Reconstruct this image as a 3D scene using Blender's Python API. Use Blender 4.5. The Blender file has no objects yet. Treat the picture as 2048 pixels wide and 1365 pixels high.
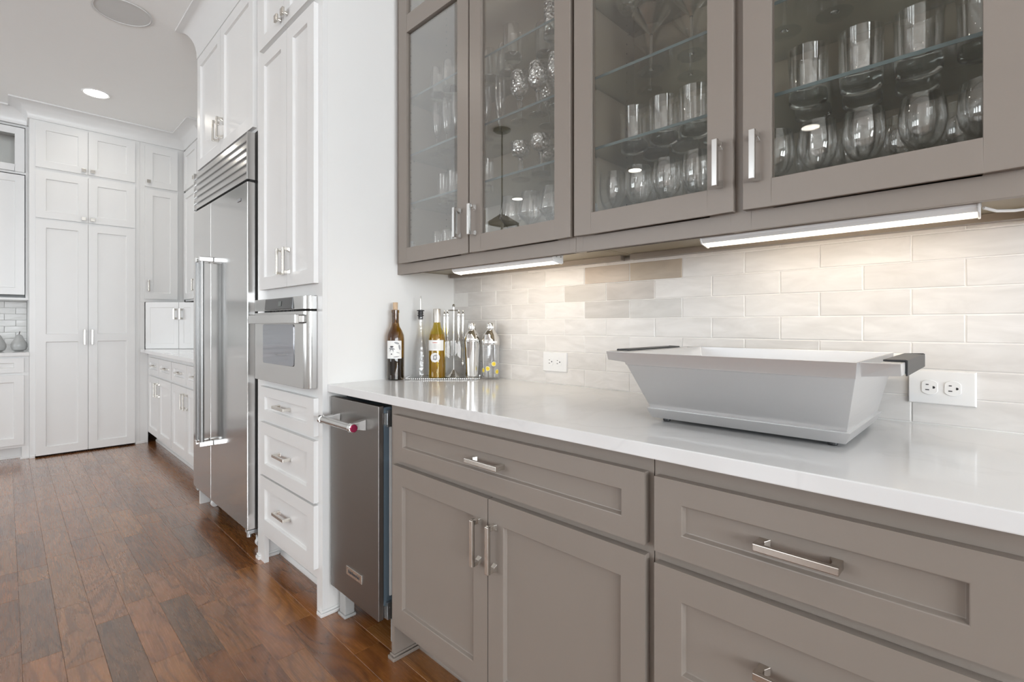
import bpy, bmesh, math, random
from mathutils import Vector, Matrix, noise as mnoise

random.seed(7)
sc = bpy.context.scene
COL = sc.collection
R = math.radians

# ------------------------------------------------------------------ camera
HC = 1.15                                   # camera height
cam_d = bpy.data.cameras.new('camera')
cam = bpy.data.objects.new('camera', cam_d)
COL.objects.link(cam)
cam.location = (0, 0, HC)
cam.rotation_euler = (R(90), 0, R(44.46))
cam_d.sensor_width = 36
cam_d.lens = 995 / 2048 * 36
cam_d.shift_y = -32.5 / 2048
cam_d.clip_start = 0.02
sc.camera = cam

# ------------------------------------------------------------------ world, exposure
w = bpy.data.worlds.new('world'); sc.world = w; w.use_nodes = True
bg = w.node_tree.nodes['Background']
bg.inputs[0].default_value = (0.82, 0.9, 1.0, 1)
bg.inputs[1].default_value = 1.0
sc.view_settings.view_transform = 'Standard'
sc.view_settings.look = 'None'
sc.view_settings.exposure = 0.0
sc.view_settings.gamma = 1.0
sc.view_settings.use_curve_mapping = False
sc.cycles.max_bounces = 10
sc.cycles.diffuse_bounces = 5
sc.cycles.glossy_bounces = 5
sc.cycles.transmission_bounces = 8
sc.cycles.transparent_max_bounces = 64
sc.cycles.sample_clamp_indirect = 6.0
sc.cycles.caustics_reflective = False
sc.cycles.caustics_refractive = False

# ------------------------------------------------------------------ daylight through the windows of the room
RX, FY, BY, LX, CZ = 5.0, -5.2, 1.54, -6.6, 3.05      # right wall, front wall, back wall, left wall, ceiling


def area(name, loc, rot, sx, sy, power, col=(1, 1, 1), spread=180):
    d = bpy.data.lights.new(name, 'AREA')
    d.shape = 'RECTANGLE'; d.size = sx; d.size_y = sy
    d.energy = power; d.color = col; d.spread = R(spread)
    o = bpy.data.objects.new(name, d); COL.objects.link(o)
    o.location = loc; o.rotation_euler = rot
    return o


DAY = (0.90, 0.955, 1.0)
WIN_R = [(-3.9, -2.5), (-1.9, -0.5), (-0.1, 1.2)]       # y ranges of the windows in the right wall
WIN_F = [(-6.3, -5.0), (-4.6, -3.3), (-2.9, -1.6)]   # x ranges of the windows in the front wall
for a, b in WIN_R:
    area('window_daylight', (RX + 0.22, (a + b) / 2, 1.62), (0, R(90 + 30), 0), 1.95, b - a - 0.02, 162, DAY)
for a, b in WIN_F:
    area('window_daylight', ((a + b) / 2, FY - 0.22, 1.62), (R(90 + 28), 0, 0), b - a - 0.02, 1.95, 49, DAY)

# ------------------------------------------------------------------ materials
MATS = {}


def nt(name):
    m = bpy.data.materials.new(name); m.use_nodes = True
    n = m.node_tree
    for x in list(n.nodes):
        if x.type != 'OUTPUT_MATERIAL':
            n.nodes.remove(x)
    out = [x for x in n.nodes if x.type == 'OUTPUT_MATERIAL'][0]
    MATS[name] = m
    return m, n, out


def node(n, t, **k):
    x = n.nodes.new(t)
    for a, b in k.items():
        if a.startswith('i_'):
            x.inputs[a[2:].replace('_', ' ')].default_value = b
        else:
            setattr(x, a, b)
    return x


def ramp(n, stops):
    r = n.nodes.new('ShaderNodeValToRGB')
    e = r.color_ramp.elements
    while len(e) < len(stops):
        e.new(0.5)
    for i, (p, c) in enumerate(stops):
        e[i].position = p
        e[i].color = c if len(c) == 4 else (*c, 1)
    return r


def mixc(n, fac, a, b, mode='MIX'):
    x = n.nodes.new('ShaderNodeMix'); x.data_type = 'RGBA'; x.blend_type = mode
    for s, v in ((0, fac), (6, a), (7, b)):
        if isinstance(v, bpy.types.NodeSocket):
            n.links.new(v, x.inputs[s])
        elif s == 0:
            x.inputs[0].default_value = v
        else:
            x.inputs[s].default_value = (*v, 1)
    return x.outputs[2]


def obj_coord(n, scale=(1, 1, 1), rnd=0.0):
    tc = node(n, 'ShaderNodeTexCoord')
    mp = node(n, 'ShaderNodeMapping')
    mp.inputs['Scale'].default_value = scale
    n.links.new(tc.outputs['Object'], mp.inputs['Vector'])
    if rnd:
        oi = node(n, 'ShaderNodeObjectInfo')
        mu = node(n, 'ShaderNodeMath', operation='MULTIPLY'); mu.inputs[1].default_value = rnd
        n.links.new(oi.outputs['Random'], mu.inputs[0])
        cb = node(n, 'ShaderNodeCombineXYZ')
        for i in range(3):
            n.links.new(mu.outputs[0], cb.inputs[i])
        n.links.new(cb.outputs[0], mp.inputs['Location'])
    return mp.outputs[0]


def paint(name, col, rough=0.4, bump=0.02, var=0.03, scale=9.0, spec=0.5):
    m, n, out = nt(name)
    p = node(n, 'ShaderNodeBsdfPrincipled')
    v = obj_coord(n)
    no = node(n, 'ShaderNodeTexNoise'); no.inputs['Scale'].default_value = scale; no.inputs['Detail'].default_value = 3
    n.links.new(v, no.inputs['Vector'])
    c = mixc(n, no.outputs[0], tuple(x * (1 - var) for x in col), tuple(min(1, x * (1 + var)) for x in col))
    n.links.new(c, p.inputs['Base Color'])
    p.inputs['Roughness'].default_value = rough
    p.inputs['Specular IOR Level'].default_value = spec
    if bump:
        nb = node(n, 'ShaderNodeTexNoise'); nb.inputs['Scale'].default_value = 220; nb.inputs['Detail'].default_value = 2
        n.links.new(v, nb.inputs['Vector'])
        b = node(n, 'ShaderNodeBump'); b.inputs['Strength'].default_value = bump; b.inputs['Distance'].default_value = 0.002
        n.links.new(nb.outputs[0], b.inputs['Height']); n.links.new(b.outputs[0], p.inputs['Normal'])
    n.links.new(p.outputs[0], out.inputs[0])
    return m


def metal(name, col, rough=0.25, brush=None, strength=0.05, aniso=0.0):
    m, n, out = nt(name)
    p = node(n, 'ShaderNodeBsdfPrincipled')
    p.inputs['Base Color'].default_value = (*col, 1)
    p.inputs['Metallic'].default_value = 1
    p.inputs['Roughness'].default_value = rough
    if brush:
        v = obj_coord(n, brush)
        no = node(n, 'ShaderNodeTexNoise'); no.inputs['Scale'].default_value = 1.0; no.inputs['Detail'].default_value = 4
        n.links.new(v, no.inputs['Vector'])
        mr = node(n, 'ShaderNodeMapRange')
        mr.inputs['To Min'].default_value = rough * 0.8; mr.inputs['To Max'].default_value = rough * 1.25
        n.links.new(no.outputs[0], mr.inputs[0]); n.links.new(mr.outputs[0], p.inputs['Roughness'])
        b = node(n, 'ShaderNodeBump'); b.inputs['Strength'].default_value = strength; b.inputs['Distance'].default_value = 0.001
        n.links.new(no.outputs[0], b.inputs['Height']); n.links.new(b.outputs[0], p.inputs['Normal'])
    n.links.new(p.outputs[0], out.inputs[0])
    return m


def thin_glass(name, tint=(0.97, 0.98, 0.97), f0=0.045, power=4.0, rough=0.0, bump=0.0, body=None):
    """transparent sheet glass: Fresnel-weighted mirror over a clear body, so light passes through it"""
    m, n, out = nt(name)
    lw = node(n, 'ShaderNodeLayerWeight'); lw.inputs['Blend'].default_value = 0.5
    pw = node(n, 'ShaderNodeMath', operation='POWER'); pw.inputs[1].default_value = power
    n.links.new(lw.outputs['Facing'], pw.inputs[0])
    mr = node(n, 'ShaderNodeMapRange'); mr.inputs['To Min'].default_value = f0; mr.inputs['To Max'].default_value = 0.96
    n.links.new(pw.outputs[0], mr.inputs[0])
    tr = node(n, 'ShaderNodeBsdfTransparent'); tr.inputs[0].default_value = (*tint, 1)
    gl = node(n, 'ShaderNodeBsdfGlossy'); gl.inputs['Roughness'].default_value = rough
    gl.inputs['Color'].default_value = (1, 1, 1, 1)
    if bump:
        v = obj_coord(n)
        no = node(n, 'ShaderNodeTexVoronoi'); no.inputs['Scale'].default_value = 90
        n.links.new(v, no.inputs['Vector'])
        b = node(n, 'ShaderNodeBump'); b.inputs['Strength'].default_value = bump; b.inputs['Distance'].default_value = 0.004
        n.links.new(no.outputs['Distance'], b.inputs['Height'])
        n.links.new(b.outputs[0], gl.inputs['Normal']); n.links.new(b.outputs[0], lw.inputs['Normal'])
    mx = node(n, 'ShaderNodeMixShader')
    n.links.new(mr.outputs[0], mx.inputs[0]); n.links.new(tr.outputs[0], mx.inputs[1]); n.links.new(gl.outputs[0], mx.inputs[2])
    last = mx.outputs[0]
    if body:
        df = node(n, 'ShaderNodeBsdfDiffuse'); df.inputs[0].default_value = (*body[0], 1)
        m2 = node(n, 'ShaderNodeMixShader'); m2.inputs[0].default_value = body[1]
        n.links.new(last, m2.inputs[1]); n.links.new(df.outputs[0], m2.inputs[2]); last = m2.outputs[0]
    n.links.new(last, out.inputs[0])
    return m


def emit(name, col, s):
    m, n, out = nt(name)
    e = node(n, 'ShaderNodeEmission'); e.inputs[0].default_value = (*col, 1); e.inputs[1].default_value = s
    n.links.new(e.outputs[0], out.inputs[0])
    return m


def principled(name, col, rough=0.4, metallic=0.0, transmission=0.0, ior=1.45, spec=0.5):
    m, n, out = nt(name)
    p = node(n, 'ShaderNodeBsdfPrincipled')
    v = obj_coord(n)
    no = node(n, 'ShaderNodeTexNoise'); no.inputs['Scale'].default_value = 30
    n.links.new(v, no.inputs['Vector'])
    c = mixc(n, no.outputs[0], tuple(x * .96 for x in col), tuple(min(1, x * 1.04) for x in col))
    n.links.new(c, p.inputs['Base Color'])
    p.inputs['Roughness'].default_value = rough; p.inputs['Metallic'].default_value = metallic
    p.inputs['Transmission Weight'].default_value = transmission; p.inputs['IOR'].default_value = ior
    p.inputs['Specular IOR Level'].default_value = spec
    n.links.new(p.outputs[0], out.inputs[0])
    return m


paint('grey_paint', (0.272, 0.235, 0.205), 0.33, 0.03, 0.02)
paint('white_paint', (0.77, 0.768, 0.76), 0.32, 0.015, 0.01)
paint('wall_paint', (0.77, 0.765, 0.75), 0.65, 0.03, 0.01)
paint('ceiling_paint', (0.90, 0.90, 0.885), 0.8, 0.03, 0.01)
paint('shelf_interior', (0.315, 0.272, 0.198), 0.45, 0.02, 0.02)
paint('grout', (0.80, 0.79, 0.77), 0.8, 0.1, 0.05, 40)
paint('plate_white', (0.83, 0.83, 0.83), 0.25, 0.0, 0.01)
paint('black_plastic', (0.02, 0.02, 0.022), 0.4, 0.0, 0.05)
paint('dark_cavity', (0.02, 0.019, 0.018), 0.7, 0.0, 0.05)
paint('slate_steel', (0.10, 0.135, 0.165), 0.35, 0.0, 0.05)
paint('white_plastic', (0.8, 0.8, 0.8), 0.35, 0.0, 0.01)
paint('grey_plastic', (0.42, 0.42, 0.41), 0.45, 0.0, 0.05)
paint('speaker_grille', (0.66, 0.66, 0.65), 0.8, 0.1, 0.02)
paint('cork', (0.58, 0.42, 0.28), 0.8, 0.2, 0.2, 60)
paint('paper', (0.82, 0.81, 0.79), 0.6, 0.0, 0.01)
paint('ink', (0.05, 0.05, 0.055), 0.6, 0.0, 0.02)
paint('ink_grey', (0.33, 0.33, 0.34), 0.6, 0.0, 0.02)
paint('ink_red', (0.55, 0.20, 0.18), 0.6, 0.0, 0.02)
paint('lemon_print', (0.85, 0.62, 0.03), 0.4, 0.0, 0.05)
paint('lemon_leaf', (0.80, 0.78, 0.45), 0.4, 0.0, 0.05)
paint('silver_pear', (0.42, 0.42, 0.41), 0.28, 0.15, 0.15, 25)
paint('bronze', (0.045, 0.035, 0.028), 0.45, 0.0, 0.05)
metal('steel', (0.60, 0.595, 0.585), 0.24, (1.5, 1.5, 380), 0.04)
metal('steel_vertical', (0.60, 0.595, 0.585), 0.14, (380, 380, 1.5), 0.02)
metal('steel_reflecting_dark', (0.26, 0.245, 0.232), 0.30, (2, 2, 420), 0.012)  # same steel, the dark surroundings it mirrors are put into the base colour
metal('steel_bin', (0.76, 0.76, 0.765), 0.38, (3, 3, 300), 0.06)
metal('steel_handle', (0.24, 0.238, 0.234), 0.30)
metal('nickel', (0.72, 0.69, 0.64), 0.2)
metal('bronze_nickel', (0.52, 0.47, 0.42), 0.27)
metal('chrome', (0.82, 0.82, 0.81), 0.07)
metal('galvanised', (0.55, 0.57, 0.58), 0.38)
metal('capsule_foil', (0.60, 0.57, 0.53), 0.38)
thin_glass('pane_glass', (0.985, 0.985, 0.975), 0.012, 2.0)
thin_glass('drinking_glass', (0.99, 0.99, 0.99), 0.085, 2.0, 0.035)
thin_glass('cut_glass', (0.95, 0.95, 0.945), 0.20, 1.1, 0.04, 1.0)
thin_glass('shelf_glass', (0.90, 0.93, 0.915), 0.06, 4.0, 0, 0, ((0.25, 0.33, 0.33), 0.05))
thin_glass('bottle_clear', (0.985, 0.985, 0.985), 0.045, 3.0, 0.02, 0.25)
thin_glass('bottle_amber', (0.50, 0.34, 0.06), 0.05, 3.0)
thin_glass('bottle_gold', (0.82, 0.70, 0.16), 0.05, 3.0)
thin_glass('acrylic', (0.95, 0.96, 0.96), 0.08, 2.5)
principled('thick_glass', (0.98, 0.99, 0.985), 0.0, 0, 1.0, 1.5)
principled('shelf_edge', (0.13, 0.175, 0.18), 0.12)
principled('red_wine', (0.012, 0.006, 0.012), 0.06)
principled('white_wine', (0.36, 0.25, 0.02), 0.06)
principled('oven_glass', (0.34, 0.35, 0.38), 0.05, 0.7, 0, 1.5, 0.9)
principled('panel_glass', (0.035, 0.035, 0.035), 0.12, 0, 0, 1.5, 0.6)
principled('red_badge', (0.30, 0.02, 0.07), 0.12, 0.5)
emit('led_warm', (1.0, 0.88, 0.70), 9.0)
emit('lamp_white', (1.0, 0.95, 0.86), 22.0)
emit('display_grey', (0.55, 0.58, 0.56), 0.35)


def quartz():
    m, n, out = nt('quartz')
    p = node(n, 'ShaderNodeBsdfPrincipled')
    v = obj_coord(n)
    no = node(n, 'ShaderNodeTexNoise'); no.inputs['Scale'].default_value = 2.2; no.inputs['Detail'].default_value = 6
    no.inputs['Distortion'].default_value = 1.2
    n.links.new(v, no.inputs['Vector'])
    r = ramp(n, [(0.0, (0.80, 0.80, 0.80)), (0.47, (0.80, 0.80, 0.80)), (0.5, (0.77, 0.77, 0.77)), (0.53, (0.80, 0.80, 0.80)), (1, (0.80, 0.80, 0.80))])
    n.links.new(no.outputs[0], r.inputs[0]); n.links.new(r.outputs[0], p.inputs['Base Color'])
    p.inputs['Roughness'].default_value = 0.09
    n.links.new(p.outputs[0], out.inputs[0])


quartz()


def tile_mat(name, base, tan):
    """hand-made glazed tile: colour from the tile's own object colour, wavy glaze"""
    m, n, out = nt(name)
    p = node(n, 'ShaderNodeBsdfPrincipled')
    oi = node(n, 'ShaderNodeObjectInfo')
    v = obj_coord(n, (7, 7, 26), 40.0)
    no = node(n, 'ShaderNodeTexNoise'); no.inputs['Scale'].default_value = 1.0; no.inputs['Detail'].default_value = 4
    no.inputs['Distortion'].default_value = 1.0
    n.links.new(v, no.inputs['Vector'])
    r = ramp(n, [(0.3, (0.90, 0.895, 0.885)), (0.7, (1.05, 1.05, 1.05))])
    n.links.new(no.outputs[0], r.inputs[0])
    c = mixc(n, 1.0, oi.outputs['Color'], r.outputs[0], 'MULTIPLY')
    n.links.new(c, p.inputs['Base Color'])
    p.inputs['Roughness'].default_value = 0.30; p.inputs['Specular IOR Level'].default_value = 0.3
    v2 = obj_coord(n, (14, 14, 30), 60.0)
    nb = node(n, 'ShaderNodeTexNoise'); nb.inputs['Scale'].default_value = 1.0; nb.inputs['Detail'].default_value = 2
    n.links.new(v2, nb.inputs['Vector'])
    b = node(n, 'ShaderNodeBump'); b.inputs['Strength'].default_value = 0.35; b.inputs['Distance'].default_value = 0.004
    n.links.new(nb.outputs[0], b.inputs['Height']); n.links.new(b.outputs[0], p.inputs['Normal'])
    n.links.new(p.outputs[0], out.inputs[0])


tile_mat('glazed_tile', (0.8, 0.78, 0.75), (0.6, 0.5, 0.4))


def wood(name, use_obj):
    m, n, out = nt(name)
    p = node(n, 'ShaderNodeBsdfPrincipled')
    oi = node(n, 'ShaderNodeObjectInfo')
    rnd = 300.0 if use_obj else 0.0
    v = obj_coord(n, (1.0, 1.0, 1.0), 0)
    tc = node(n, 'ShaderNodeTexCoord')
    mu = node(n, 'ShaderNodeMath', operation='MULTIPLY'); mu.inputs[1].default_value = 37.0
    n.links.new(oi.outputs['Random'], mu.inputs[0])
    cb = node(n, 'ShaderNodeCombineXYZ'); n.links.new(mu.outputs[0], cb.inputs[0]); n.links.new(mu.outputs[0], cb.inputs[2])
    ad = node(n, 'ShaderNodeVectorMath', operation='ADD')
    n.links.new(tc.outputs['Object'], ad.inputs[0]); n.links.new(cb.outputs[0], ad.inputs[1])
    # cathedral figure: slow noise field contoured into rings
    m1 = node(n, 'ShaderNodeMapping'); m1.inputs['Scale'].default_value = (1.9, 8.0, 1.0)
    n.links.new(ad.outputs[0], m1.inputs[0])
    n1 = node(n, 'ShaderNodeTexNoise'); n1.inputs['Scale'].default_value = 1.0; n1.inputs['Detail'].default_value = 1.5
    n1.inputs['Distortion'].default_value = 0.6
    n.links.new(m1.outputs[0], n1.inputs[0])
    sn = node(n, 'ShaderNodeMath', operation='MULTIPLY'); sn.inputs[1].default_value = 44.0
    n.links.new(n1.outputs[0], sn.inputs[0])
    si = node(n, 'ShaderNodeMath', operation='SINE'); n.links.new(sn.outputs[0], si.inputs[0])
    ring = node(n, 'ShaderNodeMapRange'); ring.inputs['From Min'].default_value = -1; ring.inputs['From Max'].default_value = 1
    n.links.new(si.outputs[0], ring.inputs[0])
    # fine pores along the board
    m2 = node(n, 'ShaderNodeMapping'); m2.inputs['Scale'].default_value = (9, 200, 1)
    n.links.new(ad.outputs[0], m2.inputs[0])
    n2 = node(n, 'ShaderNodeTexNoise'); n2.inputs['Scale'].default_value = 1.0; n2.inputs['Detail'].default_value = 3
    n.links.new(m2.outputs[0], n2.inputs[0])
    m3 = node(n, 'ShaderNodeMapping'); m3.inputs['Scale'].default_value = (3, 9, 1)
    n.links.new(ad.outputs[0], m3.inputs[0])
    n3 = node(n, 'ShaderNodeTexNoise'); n3.inputs['Scale'].default_value = 1.0; n3.inputs['Detail'].default_value = 2
    n.links.new(m3.outputs[0], n3.inputs[0])
    r1 = ramp(n, [(0.0, (0.68, 0.64, 0.61)), (0.28, (0.97, 0.97, 0.97)), (1.0, (1.05, 1.05, 1.05))])
    n.links.new(ring.outputs[0], r1.inputs[0])
    r2 = ramp(n, [(0.35, (0.90, 0.89, 0.88)), (0.6, (1.02, 1.02, 1.02))])
    n.links.new(n2.outputs[0], r2.inputs[0])
    r3 = ramp(n, [(0.3, (0.80, 0.77, 0.75)), (0.7, (1.15, 1.15, 1.15))])
    n.links.new(n3.outputs[0], r3.inputs[0])
    base = oi.outputs['Color'] if use_obj else (0.16, 0.075, 0.032)
    c = mixc(n, 1.0, base, r1.outputs[0], 'MULTIPLY')
    c = mixc(n, 1.0, c, r2.outputs[0], 'MULTIPLY')
    c = mixc(n, 1.0, c, r3.outputs[0], 'MULTIPLY')
    n.links.new(c, p.inputs['Base Color'])
    rr = node(n, 'ShaderNodeMapRange'); rr.inputs['To Min'].default_value = 0.20; rr.inputs['To Max'].default_value = 0.34
    n.links.new(n2.outputs[0], rr.inputs[0]); n.links.new(rr.outputs[0], p.inputs['Roughness'])
    b = node(n, 'ShaderNodeBump'); b.inputs['Strength'].default_value = 0.025; b.inputs['Distance'].default_value = 0.001
    p.inputs['Coat Weight'].default_value = 1.0; p.inputs['Coat Roughness'].default_value = 0.24; p.inputs['Coat IOR'].default_value = 1.55
    h = mixc(n, 0.5, n2.outputs[1], ring.outputs[0])
    n.links.new(h, b.inputs['Height']); n.links.new(b.outputs[0], p.inputs['Normal'])
    n.links.new(p.outputs[0], out.inputs[0])


wood('oak_plank', True)
wood('oak_floor', False)

# ------------------------------------------------------------------ geometry helpers
class Fr:
    """local frame: u along the front, n outward from it, z up"""
    def __init__(s, o=(0, 0, 0), U=(1, 0, 0), N=(0, -1, 0)):
        s.o, s.U, s.N = Vector(o), Vector(U).normalized(), Vector(N).normalized()

    def p(s, u, n, z):
        return s.o + s.U * u + s.N * n + Vector((0, 0, z))


ID = Fr((0, 0, 0), (1, 0, 0), (0, 1, 0))           # plain world axes
BAR = Fr((0, 0, 0), (1, 0, 0), (0, -1, 0))         # fronts that look to -y: n = -y
FAR = Fr((0, 0, 0), (0, 1, 0), (1, 0, 0))          # fronts that look to +x: n = x


class G:
    def __init__(s, fr=ID):
        s.v, s.f, s.fr = [], [], fr

    def add(s, vs, fs):
        b = len(s.v)
        s.v += [s.fr.p(*p) for p in vs]
        s.f += [tuple(b + i for i in f) for f in fs]
        return s

    def box(s, u0, u1, n0, n1, z0, z1):
        vs = [(u0, n0, z0), (u1, n0, z0), (u1, n1, z0), (u0, n1, z0), (u0, n0, z1), (u1, n0, z1), (u1, n1, z1), (u0, n1, z1)]
        return s.add(vs, [(0, 3, 2, 1), (4, 5, 6, 7), (0, 1, 5, 4), (1, 2, 6, 5), (2, 3, 7, 6), (3, 0, 4, 7)])

    def hexa(s, a, b):
        """eight-cornered solid between two quads a and b (lists of four points)"""
        return s.add(list(a) + list(b), [(3, 2, 1, 0), (4, 5, 6, 7), (0, 1, 5, 4), (1, 2, 6, 5), (2, 3, 7, 6), (3, 0, 4, 7)])

    def prism(s, poly, axis, a, b):
        """extrude a 2D outline along an axis ('u': outline in n,z; 'n': outline in u,z; 'z': outline in u,n)"""
        def m(p, t):
            return {'u': (t, p[0], p[1]), 'n': (p[0], t, p[1]), 'z': (p[0], p[1], t)}[axis]
        k = len(poly)
        vs = [m(p, a) for p in poly] + [m(p, b) for p in poly]
        fs = [tuple(range(k))[::-1], tuple(range(k, 2 * k))] + [(i, (i + 1) % k, k + (i + 1) % k, k + i) for i in range(k)]
        return s.add(vs, fs)

    def lathe(s, prof, c=(0, 0, 0), seg=28, closed=False):
        """turn an (r, z) profile round a vertical axis"""
        k = len(prof); vs = []; fs = []
        for i in range(seg):
            t = 2 * math.pi * i / seg
            for r, z in prof:
                vs.append((c[0] + r * math.cos(t), c[1] + r * math.sin(t), c[2] + z))
        for i in range(seg):
            j = (i + 1) % seg
            for q in range(k - 1 + (1 if closed else 0)):
                q2 = (q + 1) % k
                if prof[q][0] < 1e-6 and prof[q2][0] < 1e-6:
                    continue
                fs.append((i * k + q, j * k + q, j * k + q2, i * k + q2))
        return s.add(vs, fs)

    def tube(s, pts, r, seg=12, cap=True):
        pts = [Vector(p) for p in pts]; vs = []; fs = []
        n = len(pts)
        rs = r if isinstance(r, (list, tuple)) else [r] * n
        ref = Vector((0, 0, 1))
        for i, p in enumerate(pts):
            d = (pts[min(i + 1, n - 1)] - pts[max(i - 1, 0)]).normalized()
            if abs(d.dot(ref)) > 0.95:
                a = Vector((1, 0, 0)) if abs(d.x) < 0.9 else Vector((0, 1, 0))
            else:
                a = ref
            x = d.cross(a).normalized(); y = d.cross(x).normalized()
            for k in range(seg):
                t = 2 * math.pi * k / seg
                vs.append(tuple(p + x * (rs[i] * math.cos(t)) + y * (rs[i] * math.sin(t))))
        for i in range(n - 1):
            for k in range(seg):
                k2 = (k + 1) % seg
                fs.append((i * seg + k, i * seg + k2, (i + 1) * seg + k2, (i + 1) * seg + k))
        if cap:
            fs.append(tuple(range(seg))[::-1]); fs.append(tuple(range((n - 1) * seg, n * seg)))
        return s.add(vs, fs)


WL = {}                                             # world location of every object made here


def build(name, g, mat, parent=None, bevel=0.0, smooth=None, seg=2, origin=None, angle=35):
    me = bpy.data.meshes.new(name)
    lo = Vector((min(p[i] for p in g.v) for i in range(3))); hi = Vector((max(p[i] for p in g.v) for i in range(3)))
    o0 = Vector(origin) if origin is not None else Vector(((lo.x + hi.x) / 2, (lo.y + hi.y) / 2, lo.z))
    me.from_pydata([tuple(p - o0) for p in g.v], [], g.f)
    bm = bmesh.new(); bm.from_mesh(me)
    bmesh.ops.remove_doubles(bm, verts=bm.verts, dist=1e-6)
    bmesh.ops.recalc_face_normals(bm, faces=bm.faces)
    if bevel:
        ed = [e for e in bm.edges if len(e.link_faces) == 2 and e.calc_face_angle(0) > R(25)]
        bmesh.ops.bevel(bm, geom=ed, offset=bevel, segments=seg, affect='EDGES', profile=0.6, clamp_overlap=True)
    bm.to_mesh(me); bm.free()
    if smooth:
        me.shade_smooth()
        me.set_sharp_from_angle(angle=R(angle))
    ml = mat if isinstance(mat, list) else [mat]
    for x in ml:
        me.materials.append(MATS[x])
    o = bpy.data.objects.new(name, me); COL.objects.link(o)
    put(o, o0, parent)
    return o


def put(o, wloc, parent=None):
    wloc = Vector(wloc)
    if parent is not None:
        o.parent = parent
        o.location = wloc - WL[parent]
    else:
        o.location = wloc
    WL[o] = wloc


def tag(o, label, cat, group=None, kind=None):
    if label: o['label'] = label
    if cat: o['category'] = cat
    if group: o['group'] = group
    if kind: o['kind'] = kind
    return o


def thing(name, label, cat, loc, group=None):
    o = bpy.data.objects.new(name, None); COL.objects.link(o)
    o.empty_display_size = 0.05
    put(o, loc)
    return tag(o, label, cat, group)


def struct(name, g, mat, bevel=0.0, label=None):
    o = build(name, g, mat, None, bevel)
    o['kind'] = 'structure'
    if label: o['label'] = label
    return o


def copy_tree(root, loc, label=None, group=None, scale=None, rz=0.0):
    r = root.copy(); COL.objects.link(r); r.parent = None
    put(r, loc)
    r.rotation_euler.z = rz
    if scale: r.scale = scale
    if label: r['label'] = label
    if group: r['group'] = group
    for ch in root.children:
        c = ch.copy(); COL.objects.link(c); c.parent = r
        for gch in ch.children:
            d = gch.copy(); COL.objects.link(d); d.parent = c
    return r


def shaker(fr, u0, u1, z0, z1, nb, nf, stile=0.06, rail=0.06, rec=0.0115, ch=0.003, splits=()):
    """five-piece door or drawer front with recessed panel(s); nb/nf: back and front offset"""
    g = G(fr)
    zs = [z0 + rail] + [q for s in splits for q in s] + [z1 - rail]
    g.add([(u0, nb, z0), (u1, nb, z0), (u1, nb, z1), (u0, nb, z1)], [(0, 1, 2, 3)])
    o = [(u0, z0), (u1, z0), (u1, z1), (u0, z1)]
    for i in range(4):
        a, b = o[i], o[(i + 1) % 4]
        g.add([(a[0], nb, a[1]), (b[0], nb, b[1]), (b[0], nf, b[1]), (a[0], nf, a[1])], [(0, 1, 2, 3)])
    a0, a1 = u0 + stile, u1 - stile
    # front: rails and stiles as a ring of quads
    ys = [z0] + zs + [z1]
    for i in range(len(ys) - 1):
        g.add([(u0, nf, ys[i]), (a0, nf, ys[i]), (a0, nf, ys[i + 1]), (u0, nf, ys[i + 1])], [(0, 1, 2, 3)])
        g.add([(a1, nf, ys[i]), (u1, nf, ys[i]), (u1, nf, ys[i + 1]), (a1, nf, ys[i + 1])], [(0, 1, 2, 3)])
    for i in range(0, len(ys) - 1, 2):
        g.add([(a0, nf, ys[i]), (a1, nf, ys[i]), (a1, nf, ys[i + 1]), (a0, nf, ys[i + 1])], [(0, 1, 2, 3)])
    np_ = nf - rec
    for i in range(1, len(ys) - 1, 2):
        b0, b1 = ys[i], ys[i + 1]
        q = [(a0, b0), (a1, b0), (a1, b1), (a0, b1)]
        q2 = [(a0 + ch, b0 + ch), (a1 - ch, b0 + ch), (a1 - ch, b1 - ch), (a0 + ch, b1 - ch)]
        for k in range(4):
            A, B, C, D = q[k], q[(k + 1) % 4], q2[(k + 1) % 4], q2[k]
            g.add([(A[0], nf, A[1]), (B[0], nf, B[1]), (C[0], np_, C[1]), (D[0], np_, D[1])], [(0, 1, 2, 3)])
        g.add([(p[0], np_, p[1]) for p in q2], [(0, 1, 2, 3)])
    return g


def ring(fr, u0, u1, z0, z1, nb, nf, stile, holes):
    """glazed door frame with rectangular openings; holes: list of (z0, z1)"""
    g = G(fr)
    a0, a1 = u0 + stile, u1 - stile
    g.box(u0, a0, nb, nf, z0, z1); g.box(a1, u1, nb, nf, z0, z1)
    zs = [z0] + [q for h in holes for q in h] + [z1]
    for i in range(0, len(zs) - 1, 2):
        g.box(a0, a1, nb, nf, zs[i], zs[i + 1])
    return g


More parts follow.
